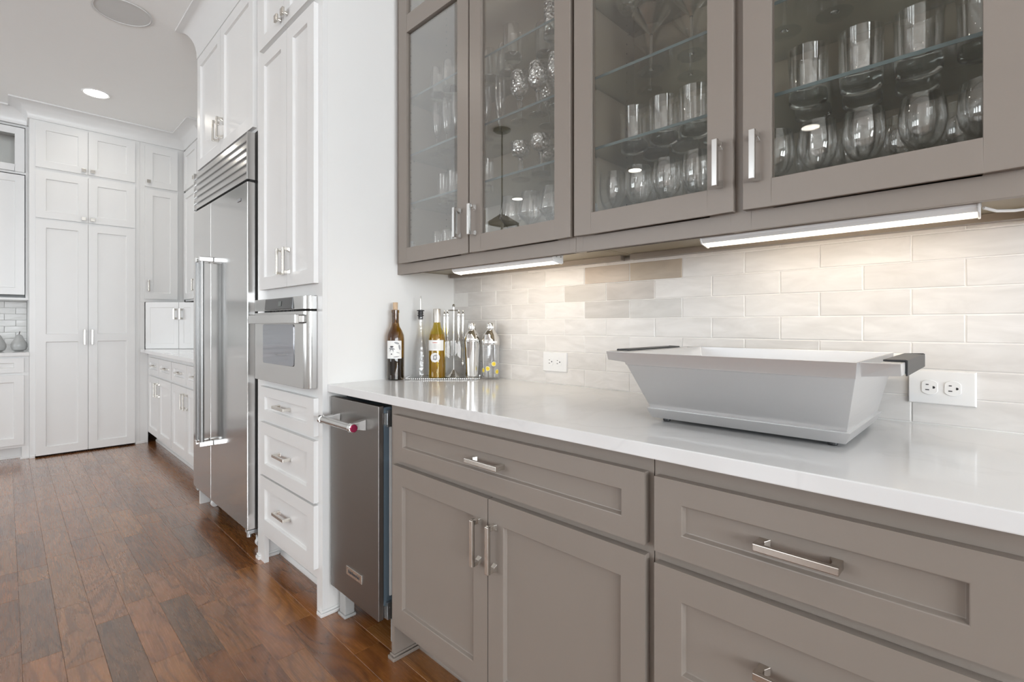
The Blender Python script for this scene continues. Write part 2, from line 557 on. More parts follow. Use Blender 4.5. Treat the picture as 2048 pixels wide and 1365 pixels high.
def pull(parent, fr, u, z, n, length, vertical, mat='nickel', bar=0.0125, off=0.034):
    """square bar pull on two flared posts"""
    g = G(fr)
    h = length / 2; t = 0.0075
    def P(a, b, c):
        return (u + b, n + c, z + a) if vertical else (u + a, n + c, z + b)
    def bx(a0, a1, b0, b1, c0, c1, b0t=None, b1t=None, a0t=None, a1t=None):
        a0t = a0 if a0t is None else a0t; a1t = a1 if a1t is None else a1t
        b0t = b0 if b0t is None else b0t; b1t = b1 if b1t is None else b1t
        g.hexa([P(a0, b0, c0), P(a1, b0, c0), P(a1, b1, c0), P(a0, b1, c0)],
               [P(a0t, b0t, c1), P(a1t, b0t, c1), P(a1t, b1t, c1), P(a0t, b1t, c1)])
    b = bar / 2
    bx(-h, h, -b, b, off - t, off)
    for s in (-1, 1):
        e0, e1 = (h - bar, h) if s > 0 else (-h, -h + bar)
        g2 = (e0 - 0.004 * (s > 0), e1 + 0.004 * (s < 0))
        bx(g2[0] - (0.003 if s > 0 else 0), g2[1] + (0.003 if s < 0 else 0), -b * 1.25, b * 1.25, 0, 0.012, -b, b, e0, e1)
        bx(e0, e1, -b, b, 0.012, off - t)
    return build('handle', g, mat, parent, 0.0012)


def knob(parent, fr, u, z, n, mat='nickel', s=0.015):
    g = G(fr)
    g.hexa([(u - .006, n, z - .006), (u + .006, n, z - .006), (u + .006, n, z + .006), (u - .006, n, z + .006)],
           [(u - .004, n + .016, z - .004), (u + .004, n + .016, z - .004), (u + .004, n + .016, z + .004), (u - .004, n + .016, z + .004)])
    g.box(u - s, u + s, n + .016, n + .026, z - s, z + s)
    return build('knob', g, mat, parent, 0.0015)


# ------------------------------------------------------------------ the room
floor = struct('floor', G().box(LX - .1, RX + .1, FY - .1, BY + .12, -0.1, -0.004), 'oak_floor', label='dark stained oak plank floor')
ceil_g = G().box(LX - .1, RX + .1, FY - .1, BY + .12, CZ, CZ + 0.1)
struct('ceiling', ceil_g, 'ceiling_paint')
wall_b = struct('wall_back', G().box(LX - .1, RX, BY, BY + .12, 0, CZ), 'wall_paint')
wall_l = struct('wall_left', G().box(LX - .12, LX, FY, BY, 0, CZ), 'wall_paint')


def window_wall(name, fr, spans, lo, hi, z0=0.75, z1=2.7):
    g = G(fr)
    xs = [lo]
    for a, b in spans:
        xs += [a, b]
    xs.append(hi)
    for i in range(0, len(xs), 2):
        g.box(xs[i], xs[i + 1], -0.15, 0, 0, CZ)
    for a, b in spans:
        g.box(a, b, -0.15, 0, 0, z0); g.box(a, b, -0.15, 0, z1, CZ)
    return struct(name, g, 'wall_paint')


FRR = Fr((RX, 0, 0), (0, 1, 0), (-1, 0, 0))
FRF = Fr((0, FY, 0), (1, 0, 0), (0, 1, 0))
window_wall('wall_right', FRR, WIN_R, FY - .15, BY + .12)
window_wall('wall_front', FRF, WIN_F, LX - .12, RX)
wn = 0
for fr, spans in ((FRR, WIN_R), (FRF, WIN_F)):
    for a, b in spans:
        wn += 1
        g = G(fr)
        z0, z1 = 0.75, 2.7
        g.box(a, a + .05, -.1, -.03, z0, z1); g.box(b - .05, b, -.1, -.03, z0, z1)
        g.box(a + .05, b - .05, -.1, -.03, z0, z0 + .05); g.box(a + .05, b - .05, -.1, -.03, z1 - .05, z1)
        for k in (1, 2):
            x = a + (b - a) * k / 3
            g.box(x - .012, x + .012, -.08, -.05, z0 + .05, z1 - .05)
        for k in (1, 2, 3):
            z = z0 + (z1 - z0) * k / 4
            g.box(a + .05, b - .05, -.079, -.051, z - .012, z + .012)
        struct('window_%d' % wn, g, 'white_paint')

# oak planks, each its own board
P0, PW = 0.0405, 0.1014
PCOL = [(0.270, 0.102, 0.026), (0.240, 0.088, 0.022), (0.285, 0.114, 0.030), (0.215, 0.080, 0.020), (0.262, 0.106, 0.029), (0.310, 0.130, 0.036), (0.205, 0.080, 0.023)]
FIX = {0: [-3.08, -2.36], 1: [-2.715], 2: [-2.47, -3.2], 3: [-2.9, -2.05], 4: [-2.48, -1.966], 5: [-3.52, -1.9], 6: [-3.33, -2.83, -1.765], 7: [-2.55, -1.95], 8: [-2.15, -3.1], 9: [-1.71, -2.3]}
DARK = {(4, -2.48): (0.150, 0.068, 0.026), (6, -3.33): (0.155, 0.070, 0.028), (2, -2.47): (0.165, 0.075, 0.03), (0, -3.08): (0.175, 0.08, 0.034)}
for n in range(-9, 13):
    y0 = P0 + PW * n
    js = sorted(FIX.get(n, []))
    cuts = [-6.55]
    tgt = js + [-0.35]
    for t in tgt:
        while t - cuts[-1] > 0.75:
            cuts.append(cuts[-1] + random.uniform(0.32, 0.68))
        if t - cuts[-1] < 0.12 and len(cuts) > 1:
            cuts.pop()
        cuts.append(t)
    for a, b in zip(cuts[:-1], cuts[1:]):
        e = 0.0002; c = 0.0009
        g = G()
        x0, x1, q0, q1 = a + e, b - e, y0 + e, y0 + PW - e
        g.add([(x0, q0, -.004), (x1, q0, -.004), (x1, q1, -.004), (x0, q1, -.004), (x0, q0, -c), (x1, q0, -c), (x1, q1, -c), (x0, q1, -c),
               (x0 + c, q0 + c, 0), (x1 - c, q0 + c, 0), (x1 - c, q1 - c, 0), (x0 + c, q1 - c, 0)],
              [(0, 1, 5, 4), (1, 2, 6, 5), (2, 3, 7, 6), (3, 0, 4, 7), (4, 5, 9, 8), (5, 6, 10, 9), (6, 7, 11, 10), (7, 4, 8, 11), (8, 9, 10, 11), (3, 2, 1, 0)])
        o = build('plank', g, 'oak_plank', floor)
        col = DARK.get((n, round(a, 3)))
        if col is None:
            col = random.choice(PCOL); k = random.uniform(0.9, 1.1); col = tuple(x * k for x in col)
        o.color = (*col, 1)

# backsplash tiles behind the bar, each its own tile
TP, TW = 0.0645, 0.1935
TAN = {(0, 5): (0.50, 0.43, 0.365), (0, 4): (0.42, 0.35, 0.275), (1, 5): (0.55, 0.51, 0.475), (1, 6): (0.59, 0.56, 0.525), (2, 5): (0.56, 0.535, 0.51), (2, 4): (0.60, 0.585, 0.565)}
rows = [1.3665 - TP * i for i in range(8)]
struct('trim_1', G().box(-1.905, 0.25, BY - .0055, BY - .0002, 0.914, 1.386), 'grout', label='pale grout bed of the bar backsplash')
for r in range(-1, 7):
    zt = rows[0] + 0.018 if r < 0 else rows[r]
    zb = rows[0] if r < 0 else max(rows[r + 1], 0.9142)
    off = -0.153 + (TW / 2 if (r % 2) else 0)
    for k in range(-2, 10):
        x1 = off - TW * (k - 1); x0 = x1 - TW
        x0, x1 = max(x0, -1.904), min(x1, 0.25)
        if x1 - x0 < 0.012:
            continue
        e = 0.0011
        g = G(); j = lambda: random.uniform(-0.0004, 0.0004)
        yb, yf = BY - .0030, BY - .0068 - random.uniform(0, .0006)
        c = .0015
        A = [(x0 + e + j(), zb + e + j()), (x1 - e + j(), zb + e + j()), (x1 - e + j(), zt - e + j()), (x0 + e + j(), zt - e + j())]
        B = [(A[0][0] + c, A[0][1] + c), (A[1][0] - c, A[1][1] + c), (A[2][0] - c, A[2][1] - c), (A[3][0] + c, A[3][1] - c)]
        dy = [random.uniform(-.0003, .0003) for _ in range(4)]
        g.add([(p[0], yb, p[1]) for p in A] + [(p[0], yf + .0015, p[1]) for p in A] + [(p[0], yf + d, p[1]) for p, d in zip(B, dy)],
              [(0, 1, 5, 4), (1, 2, 6, 5), (2, 3, 7, 6), (3, 0, 4, 7), (4, 5, 9, 8), (5, 6, 10, 9), (6, 7, 11, 10), (7, 4, 8, 11), (8, 9, 10, 11)])
        o = build('tile', g, 'glazed_tile', wall_b)
        v = random.uniform(-0.025, 0.02)
        col = TAN.get((r, k))
        base = (0.725 + v, 0.705 + v * .95, 0.688 + v * .9)
        o.color = (*(col or base), 1)

# ------------------------------------------------------------------ bar: grey base cabinets
YF, YC = 0.935, 0.915                    # face frame, door fronts (y)
nF, nC = -YF, -YC


def base_carcass(root, x0, x1, mat, yf, yb, foot_l=True, foot_r=False, toe=0.115, toe_in=0.105):
    build('carcass', G().box(x0, x1, yf, yb, toe, 0.8835), mat, root, 0.001)
    build('toe_kick', G().box(x0, x1, yf + toe_in, yf + toe_in + .02, 0, toe), mat, root)
    build('base_shoe', G().prism([(yf + toe_in - .011, 0), (yf + toe_in, 0), (yf + toe_in, .02), (yf + toe_in - .004, .02), (yf + toe_in - .011, .008)], 'u', x0 + .016, x1 - .001), mat, root, smooth=True)
    for on, a, b in ((foot_l, x0, x0 + .016), (foot_r, x1 - .016, x1)):
        if on:
            build('foot', G().box(a, b, yf, yf + toe_in, 0, toe), mat, root)
            g = G()
            g.prism([(a - .009, yf - .011), (b + .011, yf - .011), (b + .011, yf + toe_in - .011), (b, yf + toe_in - .011), (b, yf), (a - .009, yf)], 'z', 0, .012)
            g.prism([(a - .005, yf - .005), (b + .005, yf - .005), (b + .005, yf + toe_in - .011), (b, yf + toe_in - .011), (b, yf), (a - .005, yf)], 'z', .012, .02)
            build('foot_moulding', g, mat, root, 0.0025)


c1 = thing('base_cabinet', 'grey base cabinet with one wide drawer over two shaker doors, beside the narrow steel appliance', 'cabinet', (-1.0, 1.2, 0))
base_carcass(c1, -1.498, -0.508, 'grey_paint', YF, 1.52)
d = build('drawer', shaker(BAR, -1.458, -0.519, 0.699, 0.848, nF, nC, .055, .047), 'grey_paint', c1, .0016)
pull(d, BAR, -1.0, 0.773, nC - .0115, 0.128, False)
for a, b, hx in ((-1.463, -0.992, -1.022), (-0.988, -0.518, -0.960)):
    d = build('door', shaker(BAR, a, b, 0.148, 0.679, nF, nC, .058, .062), 'grey_paint', c1, .0016)
    pull(d, BAR, hx, 0.557, nC, 0.125, True)

c2 = thing('drawer_base_cabinet', 'grey base cabinet with a stack of shaker drawers below the steel tub', 'cabinet', (-0.23, 1.2, 0))
base_carcass(c2, -0.506, 0.060, 'grey_paint', YF, 1.52, False, True)
for z0, z1, rl in ((0.695, 0.846, .047), (0.412, 0.672, .06), (0.148, 0.390, .06)):
    d = build('drawer', shaker(BAR, -0.497, 0.028, z0, z1, nF, nC, .058, rl), 'grey_paint', c2, .0016)
    pull(d, BAR, -0.239, (z0 + z1) / 2 if z0 > .6 else (z0 + z1) / 2 + .008, nC - .0115, 0.126, False, 'bronze_nickel')

top = build('worktop', G().box(-1.9045, 0.085, 0.896, BY - .004, 0.884, 0.914), 'quartz', None, .0022)
tag(top, 'long white quartz worktop of the bar', 'worktop')

# ------------------------------------------------------------------ trash compactor (narrow steel appliance under the worktop)
tc_ = thing('trash_compactor', 'narrow dark-reflecting stainless trash compactor under the left end of the white worktop', 'appliance', (-1.70, 1.2, 0))
build('body', G().box(-1.88, -1.522, .965, 1.50, .10, .868), 'dark_cavity', tc_)
build('front_panel', G().box(-1.884, -1.527, 0.900, 0.921, .125, .868), 'steel_reflecting_dark', tc_, .002)
build('side_plate', G().box(-1.872, -1.531, .9211, .965, .14, .862), 'slate_steel', tc_, .001)
build('seal_strip', G().box(-1.5308, -1.5255, .944, .953, .20, .80), 'white_plastic', tc_, .001)
for z in (.822, .152):
    g = G(); g.box(-1.531, -1.517, .930, .962, z - .028, z + .03); g.box(-1.531, -1.520, .922, .931, z - .02, z + .02)
    g.tube([(-1.516, .94, z + .012), (-1.5155, .94, z + .012)], .003, 8); g.tube([(-1.516, .952, z - .01), (-1.5155, .952, z - .01)], .003, 8)
    build('hinge', g, 'galvanised', tc_, .002)
g = G().tube([(-1.838, .842, .792), (-1.598, .842, .792)], .0135, 20)
h = build('handle', g, 'steel', tc_, .0015)
for x in (-1.815, -1.622):
    g = G(); g.hexa([(x - .014, .8995, .772), (x + .014, .8995, .772), (x + .014, .8995, .812), (x - .014, .8995, .812)],
                    [(x - .010, .846, .782), (x + .010, .846, .782), (x + .010, .846, .802), (x - .010, .846, .802)])
    build('bracket', g, 'steel', h, .002)
build('collar', G().tube([(-1.612, .842, .792), (-1.592, .842, .792)], .0165, 20), 'chrome', h, .002)
build('collar', G().tube([(-1.846, .842, .792), (-1.828, .842, .792)], .0165, 20), 'chrome', h, .002)
build('medallion', G().tube([(-1.592, .842, .792), (-1.589, .842, .792)], .0135, 20), 'red_badge', h, .001)['label'] = 'round dark red end cap of the handle'
b = build('badge', G().box(-1.752, -1.636, .8965, .8999, .216, .247), 'nickel', tc_, .001)
build('leg', G().box(-1.872, -1.825, .93, .97, 0.012, .10).box(-1.878, -1.82, .925, .975, 0, .012), 'grey_plastic', tc_, .004)
build('leg', G().box(-1.58, -1.54, .98, 1.02, 0, .10), 'grey_plastic', tc_, .004)


def text(body, size, loc, rot, mat, parent, ext=0.0006, name='lettering', align='CENTER'):
    cu = bpy.data.curves.new(name, 'FONT'); cu.body = body; cu.size = size; cu.extrude = ext; cu.align_x = align; cu.align_y = 'CENTER'
    o = bpy.data.objects.new(name, cu); COL.objects.link(o)
    dg = bpy.context.evaluated_depsgraph_get()
    me = bpy.data.meshes.new_from_object(o.evaluated_get(dg))
    bpy.data.objects.remove(o)
    o = bpy.data.objects.new(name, me); COL.objects.link(o)
    me.materials.clear(); me.materials.append(MATS[mat])
    o.rotation_euler = rot
    put(o, loc, parent)
    return o


text('KitchenAid', 0.0185, (-1.694, .8962, .2315), (R(90), 0, 0), 'ink', b, .0004)

# ------------------------------------------------------------------ white oven tower
TX0, TX1, TY = -2.620, -1.905, 0.876
tw = thing('oven_tower_cabinet', 'tall white cabinet tower that houses the built-in oven, next to the refrigerator', 'cabinet', (-2.26, 1.2, 0))
W = 'white_paint'
build('side_panel', G().box(TX1 - .02, TX1, TY + .0202, BY - .001, 0, 2.90), 'wall_paint', tw)
build('side_panel', G().box(TX0, TX0 + .02, TY + .0202, BY - .001, 0, 2.90), W, tw)
build('back_panel', G().box(TX0 + .02, TX1 - .02, BY - .02, BY - .002, .12, 2.90), W, tw)
g = G()
for a, b, z0, z1 in ((TX0, -2.53, .0, 2.90), (-1.955, TX1, .0, 2.90), (-2.53, -1.955, .135, .895), (-2.53, -1.955, 1.268, 2.90)):
    g.box(a, b, TY, TY + .02, z0, z1)
build('face_frame', g, W, tw)
build('toe_kick', G().box(TX0 + .02, TX1 - .02, TY + .10, TY + .12, 0, .135), W, tw)
build('base_shoe', G().prism([(TY + .089, 0), (TY + .10, 0), (TY + .10, .02), (TY + .096, .02), (TY + .089, .008)], 'u', TX0 + .05, TX1 - .03), W, tw, smooth=True)
for a, b in ((TX0, TX0 + .03), (TX1 - .03, TX1)):
    build('foot', G().box(max(a, TX0 + .0202), min(b, TX1 - .0202), TY + .0205, TY + .0998, 0, .135), W, tw)
    g = G()
    s = .0105 if a > -2 else .012
    g.prism([(a - .001, TY - .011), (b + .010, TY - .011), (b + .010, TY + .089), (b, TY + .089), (b, TY), (a - .001, TY)], 'z', 0, .014)
    g.prism([(a - .001, TY - .006), (b + .005, TY - .006), (b + .005, TY + .089), (b, TY + .089), (b, TY), (a - .001, TY)], 'z', .014, .024)
    build('foot_moulding', g, W, tw, .003)
tn, tb = -(TY - .02), -TY
for z0, z1 in ((.705, .857), (.440, .687), (.177, .430)):
    d = build('drawer', shaker(BAR, -2.542, -1.940, z0, z1, tb, tn, .068, .045 if z1 > .8 else .055), W, tw, .0016)
    pull(d, BAR, -2.262, (z0 + z1) / 2, tn - .0115, 0.13, False)
for a, b, hx in ((-2.542, -2.213, -2.245), (-2.209, -1.940, -2.178)):
    d = build('door', shaker(BAR, a, b, 1.316, 2.432, tb, tn, .062, .058), W, tw, .0016)
    pull(d, BAR, hx, 1.425, tn, 0.112, True)
for a, b, hx in ((-2.542, -2.243, -2.275), (-2.239, -1.940, -2.205)):
    d = build('door', shaker(BAR, a, b, 2.462, 2.85, tb, tn, .062, .058), W, tw, .0016)
    knob(d, BAR, hx, 2.50, tn)

# ------------------------------------------------------------------ built-in oven
ov = thing('wall_oven', 'small stainless built-in oven with a flat bar handle in the white tower', 'oven', (-2.24, 1.1, .895))
build('body', G().box(-2.525, -1.962, TY + .021, 1.4, .905, 1.258), 'steel_reflecting_dark', ov)
OX0, OX1 = -2.548, -1.953


def bowed(x0, x1, y0, y1, r=.035):
    pts = [(x0, y1)]
    for k in range(7):
        t = R(90) * k / 6
        pts.append((x0 + r - r * math.cos(t), y0 + .022 - .022 * math.sin(t)))
    for k in range(7):
        t = R(90) * k / 6
        pts.append((x1 - r + r * math.sin(t), y0 + .022 - .022 * math.cos(t)))
    pts.append((x1, y1))
    return pts


build('door', G().prism(bowed(OX0, OX1, .830, TY - .0005), 'z', .895, 1.205), 'steel_vertical', ov, .001)
g = G(); r = .012; x0, x1, z0, z1 = -2.412, -2.066, .977, 1.152
pts = []
for cx_, cz_, t0 in ((x1 - r, z0 + r, -90), (x1 - r, z1 - r, 0), (x0 + r, z1 - r, 90), (x0 + r, z0 + r, 180)):
    for k in range(5):
        t = R(t0 + 90 * k / 4); pts.append((cx_ + r * math.cos(t), cz_ + r * math.sin(t)))
g.prism(pts, 'n', .8275, .8297)
build('window', g, 'oven_glass', ov, .0008)
build('control_panel', G().prism(bowed(OX0, OX1, .830, TY - .0005), 'z', 1.213, 1.266), 'steel_vertical', ov, .001)
cp = build('display_panel', G().hexa([(-2.385, .8298, 1.215), (-2.075, .8298, 1.215), (-2.075, .8298, 1.264), (-2.385, .8298, 1.264)],
                                     [(-2.380, .824, 1.217), (-2.078, .824, 1.217), (-2.078, .8285, 1.263), (-2.380, .8285, 1.263)]), 'panel_glass', ov, .0006)
build('display', G().hexa([(-2.222, .8239, 1.230), (-2.19, .8239, 1.230), (-2.19, .8259, 1.251), (-2.222, .8259, 1.251)],
                          [(-2.222, .8233, 1.230), (-2.19, .8233, 1.230), (-2.19, .8253, 1.251), (-2.222, .8253, 1.251)]), 'display_grey', cp)
g = G()
for k in range(7):
    x = -2.36 + k * .043
    g.box(x, x + .030, .832, .836, 1.2055, 1.2125)
build('vent_slot', g, 'dark_cavity', ov)
g = G(); pts = []
for k in range(13):
    t = k / 12; x = -2.505 + .54 * t
    pts.append((x, .792 - .010 * math.sin(math.pi * t)))
poly = pts + [(p[0], p[1] + .016) for p in pts[::-1]]
g.prism(poly, 'z', 1.155, 1.192)
hh = build('handle', g, 'steel', ov, .003)
for x in (-2.48, -1.99):
    build('bracket', G().box(x - .012, x + .012, .806, .8305, 1.160, 1.187), 'steel', hh, .002)

# ------------------------------------------------------------------ refrigerator
fr_ = thing('refrigerator', 'tall stainless side-by-side refrigerator with tubular handles and a louvred top grille', 'refrigerator', (-3.14, 1.2, 0))
FX0, FX1, FS, FYF = -3.637, -2.642, -3.262, 0.834
build('body', G().box(FX0 + .01, FX1 - .006, .892, 1.50, .085, 2.10), 'steel_reflecting_dark', fr_)
build('kick_plate', G().box(FX0 + .03, FX1 - .02, .96, .975, .02, .085), 'dark_cavity', fr_)
for a, b in ((FX0, FS - .003), (FS + .001, FX1)):
    d = build('door', G().box(a, b, FYF, .888, .136, 1.857), 'steel_vertical', fr_, .003)
    hx = FS - .035 if b < -3.2 else FS + .045
    hb = build('handle', G().tube([(hx, .778, .462), (hx, .778, 1.535)], .0125, 20), 'steel_handle', d, smooth=True)
    for z in (.475, 1.522):
        build('bracket', G().box(hx - .014, hx + .014, .764, FYF - .0005, z - .014, z + .014), 'chrome', hb, .004)
build('fridge_gap', G().box(FX0 + .005, FX1 - .004, .850, .891, 1.858, 1.868), 'dark_cavity', fr_)
gp = build('grille_frame', G().box(FX1 - .014, FX1, FYF, .891, 1.869, 2.104).box(FX0, FX0 + .008, FYF, .891, 1.869, 2.104).box(FX0 + .008, FX1 - .014, .872, .891, 1.869, 2.104), 'steel_vertical', fr_, .0012)
for k in range(6):
    z = 1.871 + k * .0388
    g = G().prism([(.836, z), (.844, z + .0375), (.866, z + .0375), (.852, z)], 'u', FX0 + .009, FX1 - .015)
    build('louvre', g, 'steel', gp, .0008)
build('nameplate', G().box(-2.785, -2.735, FYF - .003, FYF - .0002, 1.775, 1.790), 'ink_grey', fr_, .001)
build('hinge', G().box(-2.70, -2.650, .842, .96, .112, .130).tube([(-2.665, .85, .095), (-2.665, .85, .125)], .011, 12), 'galvanised', fr_, .002)
build('hinge', G().box(-3.62, -3.58, .842, .95, .112, .130), 'galvanised', fr_, .002)
for x in (-3.55, -2.75):
    g = G().tube([(x - .013, .93, .022), (x + .013, .93, .022)], .022, 18); g.box(x - .018, x - .014, .915, .945, .02, .085); g.box(x + .014, x + .018, .915, .945, .02, .085)
    build('caster', g, 'white_plastic', fr_, .002)

# ------------------------------------------------------------------ cabinet over the refrigerator and its side panel
of = thing('over_fridge_cabinet', 'white two-door cabinet above the refrigerator', 'cabinet', (-3.14, 1.2, 2.11))
build('carcass', G().box(-3.66, -2.622, TY, BY - .002, 2.112, 2.90), W, of, .001)
build('side_panel', G().box(-3.68, -3.661, TY, BY - .002, 0, 2.90), W, of, .001)
for a, b, hx in ((-3.640, -3.160, -3.195), (-3.156, -2.632, -3.120)):
    d = build('door', shaker(BAR, a, b, 2.128, 2.835, tb, tn, .062, .062), W, of, .0016)
    pull(d, BAR, hx, 2.255, tn, .115, True)

# ------------------------------------------------------------------ crown mouldings
def cove(pr, ht, k=8):
    """profile (out, z): bead, quarter cove, fillet"""
    p = [(0, 0), (.012, 0), (.012, .012)]
    for i in range(k + 1):
        t = R(90) * i / k
        p.append((.012 + (pr - .024) * (1 - math.cos(t)), .012 + (ht - .024) * math.sin(t)))
    p += [(pr, ht - .012), (pr, ht), (0, ht)]
    return p


def crown(name, path, inward, zb, pr, parent=None):
    """sweep a cove along a plan path; inward[i]: unit offset (mitre) per path point"""
    prof = cove(pr, CZ - zb - .0005)
    g = G(); k = len(prof)
    for (x, y), (ox, oy) in zip(path, inward):
        g.v += [Vector((x + ox * o, y + oy * o, zb + z)) for o, z in prof]
    for i in range(len(path) - 1):
        for q in range(k):
            q2 = (q + 1) % k
            g.f.append((i * k + q, i * k + q2, (i + 1) * k + q2, (i + 1) * k + q))
    g.f.append(tuple(range(k))); g.f.append(tuple(range((len(path) - 1) * k, len(path) * k)))
    o = build(name, g, W, None, smooth=True, angle=40)
    o['kind'] = 'structure'
    return o


crown('trim_2', [(-1.905, TY), (-3.68, TY), (-3.68, BY - .002)], [(0, -1), (-1, -1), (-1, 0)], 2.86, .11)

# ------------------------------------------------------------------ far wall: pantry cabinet
PX = -5.93
pn, pb = PX, PX - .02
pa = thing('pantry_cabinet', 'tall white pantry cabinet with three tiers of paired doors on the far wall', 'cabinet', (-6.2, .53, 0))
build('carcass', G().box(-6.59, pb, .147, .915, 0.03, 2.93), W, pa, .001)
build('plinth', G().box(-6.59, pb - .05, .183, .879, 0, .0298), 'dark_cavity', pa)  # set-back plinth, near-black colour puts in the shade of the gap under the doors
for a, b in ((.147, .1825), (.8795, .915)):
    build('stile_foot', G().box(-6.59, pb, a, b, 0, .0298), W, pa)
build('base_shoe', G().box(pb + .0002, pb + .011, .147, .182, 0, .02), W, pa, .002)
build('base_shoe', G().box(pb + .0002, pb + .011, .880, .95, 0, .02), W, pa, .002)
for a, b, s in ((.184, .5285, 1), (.5315, .876, -1)):
    d = build('door', shaker(FAR, a, b, 2.517, 2.907, pb, pn, .066, .062), W, pa, .0016)
    knob(d, FAR, (b - .03) if s > 0 else (a + .03), 2.548, pn)
    d = build('door', shaker(FAR, a, b, 2.079, 2.485, pb, pn, .066, .062), W, pa, .0016)
    knob(d, FAR, (b - .03) if s > 0 else (a + .03), 2.108, pn)
    d = build('door', shaker(FAR, a, b, .016, 2.066, pb, pn, .066, .07, splits=((1.00, 1.068),)), W, pa, .0016)
    pull(d, FAR, (b - .025) if s > 0 else (a + .025), 1.038, pn, .135, True)

cw = thing('corner_wall_cabinet', 'narrow white wall cabinet right of the pantry, small door over a tall door', 'cabinet', (-6.2, 1.1, 1.372))
build('carcass', G().box(-6.59, pb, .9155, 1.285, 1.372, 2.93), W, cw, .001)
d = build('door', shaker(FAR, .953, 1.222, 2.50, 2.896, pb, pn, .062, .06), W, cw, .0016)
knob(d, FAR, .980, 2.548, pn)
d = build('door', shaker(FAR, .953, 1.222, 1.403, 2.476, pb, pn, .062, .06), W, cw, .0016)
pull(d, FAR, .980, 1.53, pn, .11, True)
sp = struct('trim_3', G().box(-6.59, pb - .0005, .9155, .952, 0, 1.3715).box(-6.59, pb - .0005, .952, .9795, 0, .8835), W)

fw = thing('fridge_wall_cabinet', 'narrow white wall cabinet in the far corner, half hidden by the refrigerator', 'cabinet', (-5.7, 1.4, 1.385))
build('carcass', G().box(-5.92, -5.41, 1.287, BY - .002, 1.385, 2.93), W, fw, .001)
f2 = Fr((0, 0, 0), (1, 0, 0), (0, -1, 0))
d = build('door', shaker(f2, -5.90, -5.43, 2.50, 2.896, -1.287, -1.267, .062, .06), W, fw, .0016)
knob(d, f2, -5.46, 2.548, -1.267)
d = build('door', shaker(f2, -5.90, -5.43, 1.403, 2.476, -1.287, -1.267, .062, .06), W, fw, .0016)
pull(d, f2, -5.46, 1.53, -1.267, .11, True)

# one continuous crown over pantry, corner and fridge-wall cabinets
crown('trim_4', [(-6.4, .147), (pb, .147), (pb, 1.287), (-5.41, 1.287), (-5.41, BY - .002)],
      [(0, -1), (1, -1), (1, -1), (1, -1), (1, 0)], 2.925, .13)

# ------------------------------------------------------------------ diagonal appliance garage in the corner
DG = Fr((-5.945, .957, 0), (1, 1, 0), (1, -1, 0))
ga = thing('appliance_garage', 'plain white diagonal appliance garage standing on the far corner worktop', 'cabinet', (-5.85, 1.25, .914))
build('frame', G(DG).prism([(.0, -.03), (.49, -.03), (.49, -.01), (.0, -.01)], 'z', .9145, 1.370), W, ga, .001)
for a, b, hx in ((.006, .327, .300), (.331, .486, .356)):
    d = build('door', shaker(DG, a, b, .918, 1.368, -.0098, .006, .045, .05, .0025, .002), W, ga, .0012)
    pull(d, DG, hx, 1.255, .006, .105, True)

# ------------------------------------------------------------------ base cabinets and worktop along the refrigerator wall
for i, (x0, x1, lab) in enumerate(((-5.9495, -4.882, 'white base cabinet in the far corner next to the pantry, two drawers over two doors'),
                                   (-4.880, -3.684, 'white base cabinet beside the refrigerator, two drawers over two doors'))):
    kb = thing('kitchen_base_cabinet', lab, 'cabinet', ((x0 + x1) / 2, 1.25, 0))
    build('carcass', G().box(x0, x1, .980, BY - .003, .105, .8835), W, kb, .001)
    build('toe_kick', G().box(x0, x1, 1.05, 1.07, 0, .105), W, kb)
    build('base_shoe', G().box(x0, x1, 1.04, 1.0498, 0, .02), W, kb, .003)
    xs = [(-5.825, -5.360), (-5.355, -4.890)] if i == 0 else [(-4.870, -4.400), (-4.395, -3.925)]
    for k, (a, b) in enumerate(xs):
        d = build('drawer', shaker(BAR, a, b, .690, .842, -.98, -.96, .06, .045), W, kb, .0016)
        pull(d, BAR, (a + b) / 2, .768, -.9715, .125, False)
        d = build('door', shaker(BAR, a, b, .128, .668, -.98, -.96, .06, .06), W, kb, .0016)
        pull(d, BAR, (b - .04) if k == 0 else (a + .04), .565, -.96, .12, True)
kt = build('kitchen_worktop', G().box(-5.928, -3.682, .915, BY - .003, .884, .914).box(-6.59, -5.928, .953, BY - .003, .884, .914), 'quartz', None, .002)
tag(kt, 'white quartz worktop between the pantry and the refrigerator', 'worktop')

# ------------------------------------------------------------------ left of the pantry: base and wall cabinet, tiles, pears
LB = thing('left_base_cabinet', 'white base cabinet at the left edge, left of the pantry', 'cabinet', (-6.25, -.35, 0))
build('carcass', G().box(-6.59, -5.97, -.85, .1465, .105, .8835), W, LB, .001)
build('toe_kick', G().box(-6.1, -6.06, -.85, .1465, 0, .105), W, LB)
build('base_shoe', G().box(-6.0598, -6.05, -.85, .1465, 0, .02), W, LB, .002)
build('foot', G().box(-6.05, -5.97, .10, .1465, 0, .105), W, LB, .001)
build('foot_moulding', G().box(-5.9698, -5.96, .09, .1465, 0, .02), W, LB, .003)
d = build('drawer', shaker(FAR, -.36, .113, .745, .866, -5.97, -5.95, .06, .04), W, LB, .0016)
pull(d, FAR, -.12, .805, -5.9615, .125, False)
d = build('door', shaker(FAR, -.36, .113, .128, .722, -5.97, -5.95, .06, .06), W, LB, .0016)
pull(d, FAR, -.32, .62, -5.95, .12, True)
d = build('drawer', shaker(FAR, -.84, -.365, .745, .866, -5.97, -5.95, .06, .04), W, LB, .0016)
pull(d, FAR, -.60, .805, -5.9615, .125, False)
d = build('door', shaker(FAR, -.84, -.365, .128, .722, -5.97, -5.95, .06, .06), W, LB, .0016)
pull(d, FAR, -.405, .62, -5.95, .12, True)
